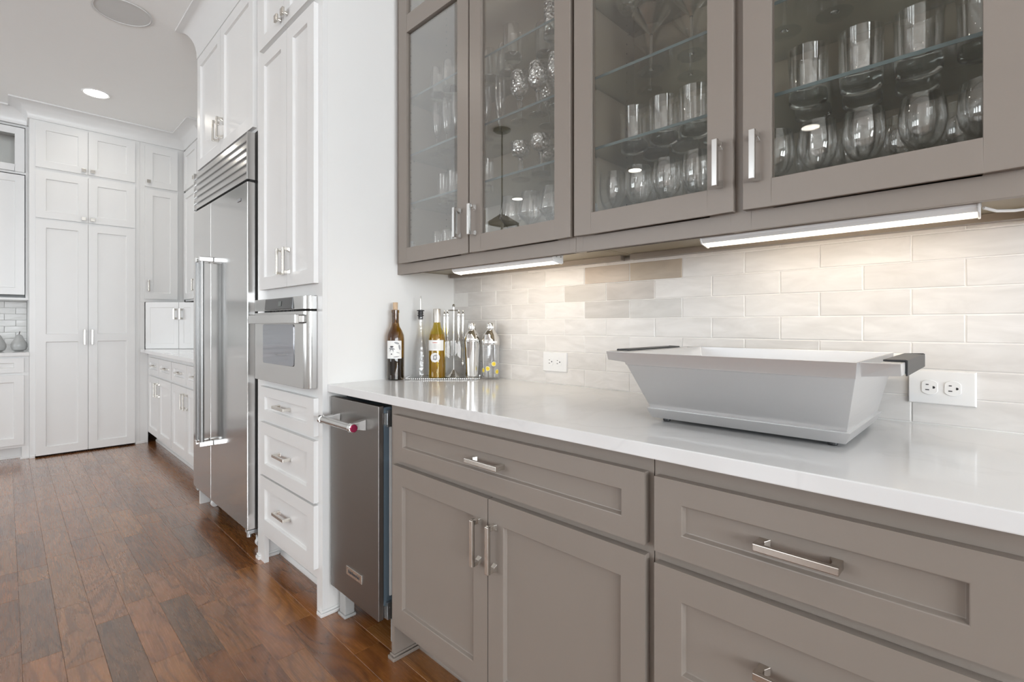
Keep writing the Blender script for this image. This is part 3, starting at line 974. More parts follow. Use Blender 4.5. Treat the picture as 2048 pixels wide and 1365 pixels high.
lt = build('left_worktop', G().box(-6.59, -5.935, -.85, .1465, .884, .914), 'quartz', None, .002)
tag(lt, 'short white worktop left of the pantry under the pears', 'worktop')
LU = thing('left_wall_cabinet', 'white wall cabinet at the left edge with a small glazed door on top', 'cabinet', (-6.4, -.35, 1.372))
build('back_panel', G().box(-6.59, -6.575, -.85, .1465, 1.372, 2.93), W, LU)
build('side_panel', G().box(-6.575, -6.22, .128, .1465, 1.372, 2.93), W, LU)
build('side_panel', G().box(-6.575, -6.22, -.85, -.83, 1.372, 2.93), W, LU)
for z in (1.372, 2.49, 2.91):
    build('shelf', G().box(-6.575, -6.22, -.83, .128, z, z + .018), W, LU)
d = build('door', shaker(FAR, -.36, .122, 1.417, 2.478, -6.22, -6.20, .06, .06), W, LU, .0016)
pull(d, FAR, -.32, 1.53, -6.20, .12, True)
d = build('door', ring(FAR, -.36, .122, 2.507, 2.896, -6.22, -6.20, .062, [(2.568, 2.836)]), W, LU, .0012)
d2_ = build('door', shaker(FAR, -.84, -.365, 1.417, 2.478, -6.22, -6.20, .06, .06), W, LU, .0016)
pull(d2_, FAR, -.405, 1.53, -6.20, .12, True)
d2_ = build('door', ring(FAR, -.84, -.365, 2.507, 2.896, -6.22, -6.20, .062, [(2.568, 2.836)]), W, LU, .0012)
build('pane', G(FAR).box(-.78, -.425, -6.213, -6.209, 2.565, 2.839), 'pane_glass', d2_)
build('pane', G(FAR).box(-.30, .062, -6.213, -6.209, 2.565, 2.839), 'pane_glass', d)
crown('trim_5', [(-6.20, -.85), (-6.20, .147)], [(1, 0), (1, 0)], 2.925, .13)
dish = build('serving_dish', G().lathe([(0, 0), (.05, 0), (.12, .03), (.135, .05), (.130, .05), (.115, .034), (.045, .008), (0, .008)], (-6.40, -.03, 2.508), 28), 'paper', None, smooth=True)
tag(dish, 'shallow pale dish behind the small glazed door at top left', 'dish')
for r in range(8):
    for k in range(6):
        zt = 1.3665 - .0575 * r; off = .145 + (.075 if r % 2 else 0) - .15 * k
        y1, y0 = min(off, .1455), off - .15
        if y1 - y0 < .02 or zt - .0575 < .91:
            continue
        g = G(); e = .001
        q = [random.uniform(0, .006) for _ in range(4)]
        z0 = zt - .0575
        g.add([(LX + .001, y0 + e, z0 + e), (LX + .001, y1 - e, z0 + e), (LX + .001, y1 - e, zt - e), (LX + .001, y0 + e, zt - e),
               (LX + .006 + q[0], y0 + e * 2, z0 + e * 2), (LX + .006 + q[1], y1 - e * 2, z0 + e * 2), (LX + .006 + q[2], y1 - e * 2, zt - e * 2), (LX + .006 + q[3], y0 + e * 2, zt - e * 2),
               (LX + .008 + sum(q) / 4, (y0 + y1) / 2, (z0 + zt) / 2)],
              [(0, 1, 5, 4), (1, 2, 6, 5), (2, 3, 7, 6), (3, 0, 4, 7), (4, 5, 8), (5, 6, 8), (6, 7, 8), (7, 4, 8)])
        build('tile', g, 'glazed_tile', wall_l).color = (.78, .775, .76, 1)
pear_prof = [(0, .0), (.022, .001), (.036, .010), (.043, .030), (.042, .048), (.034, .068), (.024, .088), (.019, .103), (.014, .112), (.006, .117), (0, .1165)]
for y, s, lab in ((.088, 1.28, 'silver decorative pear, the one nearer the pantry'), (-.045, 1.28, 'silver decorative pear at the very left edge of the picture')):
    p = thing('decorative_pear', lab, 'ornament', (-6.28, y, .914), 'silver pears on the left worktop')
    build('fruit', G().lathe([(a * s, b * s) for a, b in pear_prof], (-6.28, y, .9142), 24), 'silver_pear', p, smooth=True)
    build('stem', G().tube([(-6.28, y, .914 + .113 * s), (-6.279, y + .002, .914 + .125 * s), (-6.276, y + .005, .914 + .137 * s)], .0028, 8), 'bronze', p)

# ------------------------------------------------------------------ ceiling fixtures
sp_ = thing('ceiling_speaker', 'large round light grey speaker grille set in the ceiling', 'speaker', (-3.80, .50, CZ))
build('rim', G().lathe([(.138, 0), (.146, -.002), (.146, -.006), (.138, -.007), (.136, -.004)], (-3.80, .50, CZ - .0002), 48, True), 'speaker_grille', sp_, smooth=True)
build('grille', G().lathe([(0, -.006), (.136, -.004), (.136, -.001), (0, -.001)], (-3.80, .50, CZ), 48), 'speaker_grille', sp_, smooth=True)
for x, y, lab in ((-5.297, .523, 'round recessed ceiling downlight in front of the pantry'),
                  (-2.9, -.1, 'round recessed ceiling downlight above the picture, in front of the oven tower'),
                  (-5.2, -3.0, 'recessed ceiling downlight mirrored in the second glazed door from the left'),
                  (-3.2, -3.0, 'recessed ceiling downlight mirrored in the third glazed door from the left'),
                  (-1.3, -3.0, 'recessed ceiling downlight mirrored in the rightmost glazed door')):
    t = thing('recessed_downlight', lab, 'downlight', (x, y, CZ), 'recessed ceiling downlights')
    build('trim_ring', G().lathe([(.078, 0), (.094, 0), (.094, -.003), (.088, -.006), (.078, -.003)], (x, y, CZ - .0002), 36, True), 'plate_white', t, smooth=True)
    build('lamp', G().lathe([(0, -.002), (.078, -.002), (.078, -.0005), (0, -.0005)], (x, y, CZ), 36), 'lamp_white', t)
    l = bpy.data.lights.new('downlight_beam', 'AREA'); l.shape = 'DISK'; l.size = .15; l.energy = 1.6; l.color = (1, .93, .82); l.spread = R(150)
    lo_ = bpy.data.objects.new('downlight_beam', l); COL.objects.link(lo_); lo_.location = (0, 0, -.012); lo_.parent = t

# ------------------------------------------------------------------ grey glazed wall cabinets over the bar
UF, UD = 1.217, 1.197                     # face frame and door front (y)
GZ0, GZ1 = 1.371, 2.93
GP = 'grey_paint'
SHELVES = (1.677, 1.889, 2.139)


def glazed_cabinet(label, x0, x1, stiles, doors):
    c = thing('glazed_wall_cabinet', label, 'cabinet', ((x0 + x1) / 2, 1.38, GZ0))
    g = G()
    for a, b in stiles:
        g.box(a, b, UF, UF + .02, GZ0, GZ1)
    xs = [q for s in stiles for q in s][1:-1]
    for i in range(0, len(xs), 2):
        g.box(xs[i], xs[i + 1], UF, UF + .02, GZ0, 1.428)
        g.box(xs[i], xs[i + 1], UF, UF + .02, 2.84, GZ1)
    build('face_frame', g, GP, c, .001)
    build('side_panel', G().box(x0 + .0005, x0 + .018, UF + .0205, BY - .010, GZ0 + .02, GZ1), 'shelf_interior', c)
    build('side_panel', G().box(x1 - .018, x1 - .0005, UF + .0205, BY - .010, GZ0 if x1 > 0 else GZ0 + .02, GZ1), 'shelf_interior', c)
    build('back_panel', G().box(x0 + .018, x1 - .018, BY - .016, BY - .0101, 1.39, GZ1), 'shelf_interior', c)
    build('bottom_panel', G().box(x0 + .018, x1 - .018, UF + .0205, BY - .0165, 1.392, 1.410), 'shelf_interior', c)
    build('top_panel', G().box(x0 + .018, x1 - .018, UF + .0205, BY - .0165, 2.86, 2.878), 'shelf_interior', c)
    build('rear_batten', G().box(x0 + .018, x1 - .018, BY - .045, BY - .0165, 1.374, 1.3915), GP, c)
    for z in SHELVES:
        s = build('shelf', G().box(x0 + .019, x1 - .019, 1.2472, BY - .020, z, z + .008), 'shelf_glass', c)
        build('front_edge', G().box(x0 + .019, x1 - .019, 1.246, 1.2471, z, z + .008), 'shelf_edge', s)
        for sx in (x0 + .0185, x1 - .0235):
            for sy in (1.29, 1.48):
                build('support_peg', G().tube([(sx, sy, z - .004), (sx + .005, sy, z - .004)], .0035, 8), 'nickel', s)
    for sx in (x0 + .0182, x1 - .0187):
        g = G()
        for sy in (1.275, 1.475):
            for k in range(40):
                z = 1.46 + k * .032
                if min(abs(z - .004 - q) for q in SHELVES) > .012:
                    g.tube([(sx, sy, z), (sx + .0005, sy, z)], .0025, 6)
        build('peg_holes', g, 'dark_cavity', c)['kind'] = 'stuff'
    for (a, b, side) in doors:
        d = build('door', ring(BAR, a, b, 1.416, 2.85, -UF, -UD, .061, [(1.478, 2.395), (2.471, 2.788)]), GP, c, .0014)
        build('pane', G(BAR).box(a + .059, b - .059, -1.2105, -1.2075, 1.476, 2.397), 'pane_glass', d)
        build('pane', G(BAR).box(a + .059, b - .059, -1.2105, -1.2075, 2.469, 2.790), 'pane_glass', d)
        hx = b - .0305 if side > 0 else a + .0305
        if side > 0 and a < -1.5:
            hx = b - .045
        pull(d, BAR, hx, 1.531, -UD, .110, True, 'chrome')
        kx = a + .030 if side > 0 else b - .06
        for z in (1.482, 2.70):
            g = G().box(kx, kx + .03, UF + .001, UF + .016, z, z + .028); g.tube([(kx + .015, UF + .016, z + .014), (kx + .015, UF + .03, z + .014)], .009, 10)
            build('hinge', g, 'galvanised', d, .0015)
    return c


glazed_cabinet('grey wall cabinet with two glazed doors at the left end, next to the white tower', -1.9045, -.9218,
               [(-1.9045, -1.845), (-.945, -.9218)], [(-1.865, -1.4035, 1), (-1.3945, -.929, -1)])
cb = glazed_cabinet('grey wall cabinet with two glazed doors above the steel tub', -.9212, .075,
               [(-.9212, -.895), (-.460, -.414), (.020, .075)], [(-.914, -.448, 1), (-.426, .040, -1)])

build('end_panel', G().box(.0752, .0852, UF, BY - .0105, GZ0, GZ1), GP, cb, .001)

# ------------------------------------------------------------------ LED bars under the wall cabinets
for x0, x1, lab in ((-1.555, -1.035, 'white LED light bar under the left-hand cabinet near the cocktail shakers'),
                    (-.548, -.026, 'white LED light bar under the right-hand cabinet above the steel tub')):
    t = thing('light_bar', lab, 'light', ((x0 + x1) / 2, 1.27, 1.352), 'LED bars under the grey cabinets')
    build('housing', G().prism([(1.245, 1.3905), (1.245, 1.366), (1.252, 1.358), (1.290, 1.352), (1.296, 1.356), (1.296, 1.3905)], 'u', x0 + .004, x1 - .004), 'white_plastic', t, .001)
    for a, b in ((x0, x0 + .0039), (x1 - .0039, x1)):
        e = build('end_cap', G().prism([(1.243, 1.3905), (1.243, 1.365), (1.251, 1.356), (1.290, 1.350), (1.298, 1.354), (1.298, 1.3905)], 'u', a, b), 'white_plastic', t, .001)
        if a > x0:
            for sy in (1.262, 1.284):
                build('screw', G().tube([(b - .0004, sy, 1.374), (b + .0012, sy, 1.374)], .003, 10), 'galvanised', e)
    def zl(y): return 1.358 - (y - 1.252) * 6 / 38 - .0006
    build('diffuser', G().hexa([(x0 + .006, 1.254, zl(1.254)), (x1 - .006, 1.254, zl(1.254)), (x1 - .006, 1.276, zl(1.276)), (x0 + .006, 1.276, zl(1.276))],
                               [(x0 + .006, 1.254, zl(1.254) - .002), (x1 - .006, 1.254, zl(1.254) - .002), (x1 - .006, 1.276, zl(1.276) - .002), (x0 + .006, 1.276, zl(1.276) - .002)]), 'led_warm', t)
    l = bpy.data.lights.new('bar_beam', 'AREA'); l.shape = 'RECTANGLE'; l.size = x1 - x0 - .02; l.size_y = .012; l.energy = 0.6; l.color = (1, .84, .64); l.spread = R(170)
    lo_ = bpy.data.objects.new('bar_beam', l); COL.objects.link(lo_); lo_.parent = t; lo_.location = (0, 0, -.012); lo_.rotation_euler = (R(74), 0, 0)
cord = build('power_cord', G().tube([(-.0225, 1.300, 1.372), (-.005, 1.32, 1.3665), (.02, 1.345, 1.3675), (.05, 1.36, 1.371), (.054, 1.36, 1.3745)], .003, 8), 'white_plastic', None, smooth=True)
tag(cord, 'short white power cord at the right end of the under-cabinet light', 'cord')

# ------------------------------------------------------------------ wall outlets
def outlet(xc, zc, lab):
    yb = BY - .0078
    t = thing('wall_outlet', lab, 'outlet', (xc, yb, zc - .04), 'outlets in the tile backsplash')
    w2, h2 = .0615, .040
    g = G(BAR)
    g.hexa([(xc - w2, -yb, zc - h2), (xc + w2, -yb, zc - h2), (xc + w2, -yb, zc + h2), (xc - w2, -yb, zc + h2)],
           [(xc - w2 + .003, -yb + .006, zc - h2 + .003), (xc + w2 - .003, -yb + .006, zc - h2 + .003), (xc + w2 - .003, -yb + .006, zc + h2 - .003), (xc - w2 + .003, -yb + .006, zc + h2 - .003)])
    build('cover_plate', g, 'plate_white', t, .001)
    for s in (-.0205, .0205):
        pts = []
        for k in range(32):
            a = 2 * math.pi * k / 32
            px_, pz_ = .0175 * math.cos(a), .0175 * math.sin(a)
            px_ = max(-.0145, min(.0145, px_))
            pts.append((xc + s + px_, zc + pz_))
        f = build('receptacle', G(BAR).prism(pts, 'n', -yb + .0059, -yb + .0078), 'plate_white', t, .0006)
        g = G(BAR)
        for z, l in ((zc + .0062, .0036), (zc - .0062, .0045)):
            g.box(xc + s - .006 - .001 - l + .004, xc + s - .003 + l - .002, -yb + .0076, -yb + .0081, z - .0011, z + .0011)
        build('slot', g, 'black_plastic', f)
        pts = [(xc + s + .0075 + .0028 * math.cos(R(a)), zc + .0028 * math.sin(R(a))) for a in range(-90, 91, 30)] + [(xc + s + .0058, zc + .0028), (xc + s + .0058, zc - .0028)]
        build('ground_hole', G(BAR).prism(pts, 'n', -yb + .0076, -yb + .0081), 'black_plastic', f)
    build('screw', G(BAR).tube([(xc, -yb + .0058, zc), (xc, -yb + .0068, zc)], .003, 12), 'plate_white', t)


outlet(-.0985, 1.003, 'white duplex wall outlet right of the steel tub')
outlet(-1.262, 1.003, 'white duplex wall outlet between the cocktail shakers and the steel tub')

# ------------------------------------------------------------------ steel beverage tub
tub = thing('beverage_tub', 'rectangular brushed steel beverage tub with side handles on the worktop', 'tub', (-.415, 1.26, .914))
bt = [(-.618, 1.110), (-.203, 1.110), (-.203, 1.448), (-.618, 1.448)]


def lerp_rect(a, b, t):
    return [(p[0] + (q[0] - p[0]) * t, p[1] + (q[1] - p[1]) * t) for p, q in zip(a, b)]


RT = [(-.652, 1.040), (-.178, 1.040), (-.178, 1.478), (-.652, 1.478)]


def shrink(r, d):
    return [(r[0][0] + d, r[0][1] + d), (r[1][0] - d, r[1][1] + d), (r[2][0] - d, r[2][1] - d), (r[3][0] + d, r[3][1] - d)]


ZR, ZB = 1.084, .945
g = G()
mid = lerp_rect(bt, RT, .78)
lv = [(shrink(bt, .004), ZB), (lerp_rect(bt, RT, .80), 1.053), (lerp_rect(bt, RT, .845), 1.0540), (lerp_rect(bt, RT, .85), 1.0555), (RT, ZR), (shrink(RT, .004), ZR), (shrink(lerp_rect(bt, RT, .8), .004), 1.055), (shrink(bt, .009), ZB + .004)]
for r_, z in lv:
    g.v += [Vector((x, y, z)) for x, y in r_]
for i in range(len(lv) - 1):
    for k in range(4):
        g.f.append((i * 4 + k, i * 4 + (k + 1) % 4, (i + 1) * 4 + (k + 1) % 4, (i + 1) * 4 + k))
n_ = len(lv)
g.f.append((0, 1, 2, 3)); g.f.append(tuple(range((n_ - 1) * 4, n_ * 4)))
build('basin', g, 'steel_bin', tub, .0012)
g = G()
bo = [(-.622, 1.105), (-.199, 1.105), (-.199, 1.452), (-.622, 1.452)]
bi = shrink(bo, .010)
g.add([(x, y, .947) for x, y in bo] + [(x, y, .923) for x, y in bi] , [(0, 1, 2, 3), (7, 6, 5, 4), (0, 4, 5, 1), (1, 5, 6, 2), (2, 6, 7, 3), (3, 7, 4, 0)])
build('plinth', g, 'steel_bin', tub, .0015)
for x in (-.585, -.235):
    for y in (1.14, 1.42):
        build('foot', G().lathe([(0, 0), (.008, 0), (.009, .002), (.009, .010), (0, .010)], (x, y, .9142), 14), 'black_plastic', tub)
for s in (-1, 1):
    xa = RT[0][0] if s < 0 else RT[1][0]
    xb = xa + s * .058
    ya, yb_ = 1.062, 1.456
    lo_x, hi_x = min(xa, xb), max(xa, xb)
    g = G()
    for (p0, p1) in (((xa, ya), (xb, ya)), ((xa, yb_), (xb, yb_))):
        sy = .004 if p0[1] < 1.2 else -.004
        s2_ = .009 if sy > 0 else -.009
        g.hexa([(p0[0], p0[1] + s2_, ZR - .027), (p1[0], p1[1] + s2_, ZR - .022), (p1[0], p1[1] + s2_ + sy, ZR - .022), (p0[0], p0[1] + s2_ + sy, ZR - .027)],
               [(p0[0], p0[1], ZR - .0005), (p1[0], p1[1], ZR - .0005), (p1[0], p1[1] + sy, ZR - .0005), (p0[0], p0[1] + sy, ZR - .0005)])
    g.box(min(xb, xb - s * .004), max(xb, xb - s * .004), ya + .0135, yb_ - .0135, ZR - .022, ZR - .0005)
    g.box(min(xb - s * .0041, xb - s * .03), max(xb - s * .0041, xb - s * .03), ya + .0041, yb_ - .0041, ZR - .004, ZR - .0005)
    hd = build('handle', g, 'steel_bin', tub, .001)
    g = G()
    g.box(min(xb + s * .0005, xb - s * .032), max(xb + s * .0005, xb - s * .032), ya + .055, yb_ - .055, ZR - .0003, ZR + .003)
    g.box(min(xb + s * .0005, xb + s * .0035), max(xb + s * .0005, xb + s * .0035), ya + .055, yb_ - .055, ZR - .025, ZR + .003)
    build('grip', g, 'black_plastic', hd, .001)['label'] = 'black rubber grip'

# ------------------------------------------------------------------ bottles and bar ware in the corner
CT = .9142


def prof_shift(p, dz): return [(r, z + dz) for r, z in p]


def label_patch(parent, c, r, a0, a1, z0, z1, mat, name='paper_label', round_=False, k=16):
    """curved patch on a bottle: angles measured round the bottle axis"""
    g = G(); n = k
    rows_ = 10 if round_ else 1
    vs = []; fs = []
    for i in range(rows_ + 1):
        t = i / rows_; z = z0 + (z1 - z0) * t
        half = 1.0
        if round_:
            half = math.sqrt(max(0.0, 1 - (2 * t - 1) ** 2)) * .999 + .001
        for q in range(n + 1):
            a = (a0 + a1) / 2 + (a1 - a0) / 2 * half * (2 * q / n - 1)
            for rr in (r, r + .0004):
                vs.append((c[0] + rr * math.cos(a), c[1] + rr * math.sin(a), z))
    st = (n + 1) * 2
    for i in range(rows_):
        for q in range(n):
            A = i * st + q * 2
            fs.append((A + 1, A + 3, A + st + 3, A + st + 1)); fs.append((A, A + st, A + st + 2, A + 2))
    g.add(vs, fs)
    return build(name, g, mat, parent, smooth=True)


def blob(c, r, ang, z, ra, rz, mat, parent, name='label_print', seg=14, rot=0.0):
    """flat printed ellipse lying on the curved label"""
    g = G(); vs = [(c[0] + (r + .0008) * math.cos(ang), c[1] + (r + .0008) * math.sin(ang), z)]
    for k in range(seg):
        t = 2 * math.pi * k / seg
        du, dz = ra * math.cos(t), rz * math.sin(t)
        du, dz = du * math.cos(rot) - dz * math.sin(rot), du * math.sin(rot) + dz * math.cos(rot)
        a = ang + du / r
        vs.append((c[0] + (r + .0008) * math.cos(a), c[1] + (r + .0008) * math.sin(a), z + dz))
    g.add(vs, [(0, 1 + k, 1 + (k + 1) % seg) for k in range(seg)])
    return build(name, g, mat, parent)


def to_cam(x, y): return math.atan2(-y, -x)


# dark wine bottle with a cork and a sheep label
bx, by = -1.860, 1.178
b1 = thing('wine_bottle', 'dark green red-wine bottle with a cork and a sheep drawing on its label', 'bottle', (bx, by, CT))
bp = [(0, .004), (.02, .004), (.034, 0), (.0375, .004), (.0375, .175), (.036, .192), (.028, .212), (.0185, .228), (.0152, .244), (.0148, .286), (.0168, .287), (.0168, .299), (.0150, .300), (.0105, .300), (.0105, .244)]
build('glass_body', G().lathe(bp, (bx, by, CT), 36), 'bottle_amber', b1, smooth=True)
build('wine', G().lathe([(0, .006), (.0345, .006), (.0345, .094), (0, .094)], (bx, by, CT), 32), 'red_wine', b1, smooth=True, angle=30)
build('cork', G().lathe([(0, .262), (.0098, .262), (.0104, .300), (.0106, .330), (.0098, .332), (0, .332)], (bx, by, CT), 20), 'cork', b1, smooth=True)
ac = to_cam(bx, by)
lb = label_patch(b1, (bx, by), .0379, ac - 1.05, ac + .72, CT + .092, CT + .168, 'paper')
c0 = (bx, by)
for da, dz, ra, rz, m_, ro in ((-.42, .128, .0085, .014, 'ink_grey', 0), (-.42, .121, .0060, .010, 'paper', 0), (-.42, .1115, .0030, .0028, 'ink', 0), (-.62, .136, .0060, .0022, 'ink_grey', .5), (-.20, .134, .0065, .0022, 'ink_grey', -.5),
                               (-.36, .130, .0016, .0012, 'ink', 0), (-.50, .130, .0016, .0012, 'ink', 0), (.15, .158, .011, .0042, 'ink_grey', -.3), (.46, .140, .0042, .012, 'ink_grey', .2), (.1, .100, .012, .0022, 'ink_grey', .1), (-.4, .143, .008, .003, 'ink', 0), (.30, .117, .008, .0015, 'ink_grey', -.3)):
    blob(c0, .0379 + (.0003 if m_ == 'paper' else (.0006 if m_ == 'ink' else 0)), ac + da, CT + dz, ra, rz, m_, lb, rot=ro)

# clear decanter bottle with pourer
CT = .9164
bx, by = -1.845, 1.298
b2 = thing('oil_bottle', 'clear patterned glass bottle with a metal pour spout', 'bottle', (bx, by, CT))
bp = [(0, .006), (.030, .004), (.036, 0), (.039, .004), (.039, .10), (.036, .125), (.026, .165), (.0195, .19), (.017, .215), (.0155, .262), (.0175, .263), (.0175, .268), (.0115, .268), (.0115, .215), (.022, .165), (.034, .10), (.035, .012), (0, .010)]
build('glass_body', G().lathe(bp, (bx, by, CT), 32), 'bottle_clear', b2, smooth=True)
g = G().lathe([(0, .258), (.0105, .258), (.0105, .272), (.014, .273), (.014, .277), (.0105, .278), (.0105, .283), (.013, .284), (.013, .287), (.0105, .288), (.0105, .293), (.0165, .295), (.0165, .298), (.004, .301), (0, .301)], (bx, by, CT), 22)
st_ = build('stopper', g, 'black_plastic', b2, smooth=True)
build('spout', G().tube([(bx, by, CT + .30), (bx, by, CT + .335), (bx - .001, by, CT + .352), (bx - .003, by + .001, CT + .362)], [.0035, .0032, .0028, .0024], 10), 'chrome', st_, smooth=True)

# white wine bottle
bx, by = -1.762, 1.326
b3 = thing('white_wine_bottle', 'golden white-wine bottle with pale capsule, paper label and round seal', 'bottle', (bx, by, CT))
bp = [(0, .004), (.02, .004), (.034, 0), (.0375, .004), (.0375, .170), (.0355, .188), (.027, .208), (.019, .222), (.0160, .236), (.0150, .255), (.0148, .296), (0, .298)]
build('glass_body', G().lathe(bp, (bx, by, CT), 36), 'bottle_gold', b3, smooth=True)
build('wine', G().lathe([(0, .006), (.0345, .006), (.0345, .176), (.031, .192), (0, .192)], (bx, by, CT), 32), 'white_wine', b3, smooth=True, angle=30)
build('capsule', G().lathe([(.0164, .244), (.0160, .262), (.0162, .301), (.0150, .3035), (0, .3035)], (bx, by, CT), 26), 'capsule_foil', b3, smooth=True)
build('capsule_ring', G().lathe([(.0166, .279), (.0170, .281), (.0166, .283)], (bx, by, CT), 26), 'capsule_foil', b3, smooth=True)
ac = to_cam(bx, by)
lb = label_patch(b3, (bx, by), .0379, ac - 1.25, ac + .82, CT + .122, CT + .167, 'paper')
for i, (dz, ra, m_) in enumerate(((.156, .012, 'ink_red'), (.147, .020, 'ink_grey'), (.141, .018, 'ink_grey'), (.134, .020, 'ink_grey'))):
    blob((bx, by), .0379, ac - .25, CT + dz, ra, .0010 if i else .0018, m_, lb)
sl = label_patch(b3, (bx, by), .0379, ac - .78, ac + .32, CT + .071, CT + .113, 'paper', 'round_seal', True)
for da, dz, ra, rz, ro in ((-.22, .092, .0080, .012, .3), (-.12, .100, .004, .007, -.4), (-.32, .086, .006, .004, .2)):
    blob((bx, by), .0379, ac + da, CT + dz, ra, rz, 'ink_grey', sl, rot=ro)
blob((bx, by), .0382, ac - .22, CT + .093, .0035, .006, 'paper', sl)

# bar tool set on its stand
bx, by = -1.748, 1.408
ts = thing('bar_tool_stand', 'chrome stand with a round foot for hanging bar tools', 'stand', (bx, by, CT))
build('foot', G().lathe([(0, 0), (.047, 0), (.048, .003), (.040, .008), (.022, .016), (.012, .028), (.005, .034), (0, .034)], (bx, by, CT), 36), 'chrome', ts, smooth=True)
build('pole', G().tube([(bx, by, CT + .03), (bx, by, CT + .315)], .0038, 12), 'chrome', ts, smooth=True)
build('finial', G().lathe([(0, .311), (.0045, .3125), (.0075, .319), (.0045, .326), (0, .327)], (bx, by, CT), 16), 'chrome', ts, smooth=True)
build('hook_ring', G().lathe([(.0305, .296), (.032, .298), (.0305, .300), (.029, .298)], (bx, by, CT), 32, True).box(bx - .03, bx + .03, by - .0015, by + .0015, CT + .297, CT + .299).box(bx - .0015, bx + .0015, by - .03, by + .03, CT + .2965, CT + .2985), 'chrome', ts, smooth=True)
RU = (.7137, .7004)                         # direction across the view, for spreading the tools round the ring
for k, (off_, kind, lab) in enumerate(((-.0415, 'strainer', 'hanging cocktail strainer on the bar tool stand'), (-.024, 'knife', 'hanging bar knife on the tool stand, left of the pole'),
                                       (.026, 'jigger', 'hanging bottle opener on the tool stand, right of the pole'), (.042, 'spoon', 'hanging mixing spoon with twisted tip on the tool stand'))):
    on_ = .031 if abs(off_) < .03 else 0.0
    x, y = bx + RU[0] * off_ + .7004 * on_, by + RU[1] * off_ - .7137 * on_
    t = thing('bar_tool', lab, 'bar tool', (x, y, CT + .12), 'bar tools on the stand')
    build('handle', G().lathe([(0, .300), (.003, .299), (.004, .293), (.002, .290), (.0065, .285), (.0072, .280), (.0062, .274), (.0068, .26), (.0060, .19), (.0050, .165), (.0030, .160), (0, .160)], (x, y, CT), 16), 'chrome', t, smooth=True)
    if kind == 'strainer':
        sx, sy = bx + RU[0] * .0, by + RU[1] * .0 + .012
        sx, sy = x + RU[0] * .030 - .0085, y + RU[1] * .030 + .0087
        disc = Fr((sx, sy, 0), (RU[0], RU[1], 0), (.7004, -.7137, 0))
        ring_ = [(.034 * math.cos(R(a)), CT + .128 + .034 * math.sin(R(a))) for a in range(0, 360, 15)]
        build('plate', G(disc).prism(ring_, 'n', 0, .0012), 'steel', t, .0004)
        g = G(disc)
        for a in range(0, 360, 20):
            u_, z_ = .035 * math.cos(R(a)), CT + .128 + .035 * math.sin(R(a))
            g.tube([(u_, -.004, z_), (u_ + .002 * math.cos(R(a)), .005, z_ + .002 * math.sin(R(a)))], .0022, 6)
        g.tube([(-.030, .0, CT + .165), (-.012, .0, CT + .150)], .003, 8)
        build('spring_coil', g, 'chrome', t, smooth=True)
    elif kind == 'spoon':
        build('shaft', G().tube([(x, y, CT + .165), (x, y, CT + .075)], .0022, 8), 'chrome', t, smooth=True)
        build('bowl', G().lathe([(0, .045), (.006, .050), (.0085, .060), (.006, .072), (.002, .078), (0, .078)], (x, y, CT), 14), 'chrome', t, smooth=True)
    else:
        build('blade', G(Fr((x, y, 0), (RU[0], RU[1], 0), (.7004, -.7137, 0))).prism([(-.004, CT + .165), (.004, CT + .165), (.009, CT + .13), (.008, CT + .085), (-.005, CT + .095)], 'n', -.0008, .0008), 'steel', t, .0003)

# steel and glass cocktail shakers
bx, by = -1.652, 1.434
s1 = thing('cocktail_shaker', 'polished steel cocktail shaker in the corner', 'shaker', (bx, by, CT))
build('cup', G().lathe([(0, .002), (.028, 0), (.030, .003), (.0305, .012), (.0375, .150), (.0385, .162), (.036, .163), (0, .163)], (bx, by, CT), 36), 'chrome', s1, smooth=True)
build('strainer_top', G().lathe([(.0365, .163), (.0375, .166), (.036, .176), (.030, .192), (.021, .204), (.0165, .209), (.016, .212), (0, .212)], (bx, by, CT), 36), 'chrome', s1, smooth=True)
build('cap', G().lathe([(.0168, .211), (.0172, .213), (.0168, .236), (.015, .240), (0, .2405)], (bx, by, CT), 28), 'chrome', s1, smooth=True)
CT = .9142
bx, by = -1.582, 1.480
s2 = thing('glass_cocktail_shaker', 'clear glass cocktail shaker with steel top and printed lemons', 'shaker', (bx, by, CT))
build('cup', G().lathe([(0, .008), (.030, .006), (.035, 0), (.037, .003), (.0385, .158), (.0372, .158), (.0355, .012), (0, .010)], (bx, by, CT), 36), 'drinking_glass', s2, smooth=True)
build('strainer_top', G().lathe([(.0400, .150), (.0405, .152), (.0405, .172), (.038, .176), (.033, .192), (.024, .205), (.019, .211), (.0185, .213), (0, .213)], (bx, by, CT), 36), 'chrome', s2, smooth=True)
build('cap', G().lathe([(.0190, .2125), (.0195, .214), (.0190, .240), (.017, .243), (0, .2435)], (bx, by, CT), 28), 'chrome', s2, smooth=True)
ac = to_cam(bx, by)
for da, z in ((-.35, .048), (.35, .068), (.80, .034), (-1.0, .040)):
    q = blob((bx, by), .0376, ac + da, CT + z, .0105, .0105, 'lemon_leaf', s2, 'lemon_print')
    blob((bx, by), .0380, ac + da, CT + z, .0078, .0078, 'lemon_print', q)

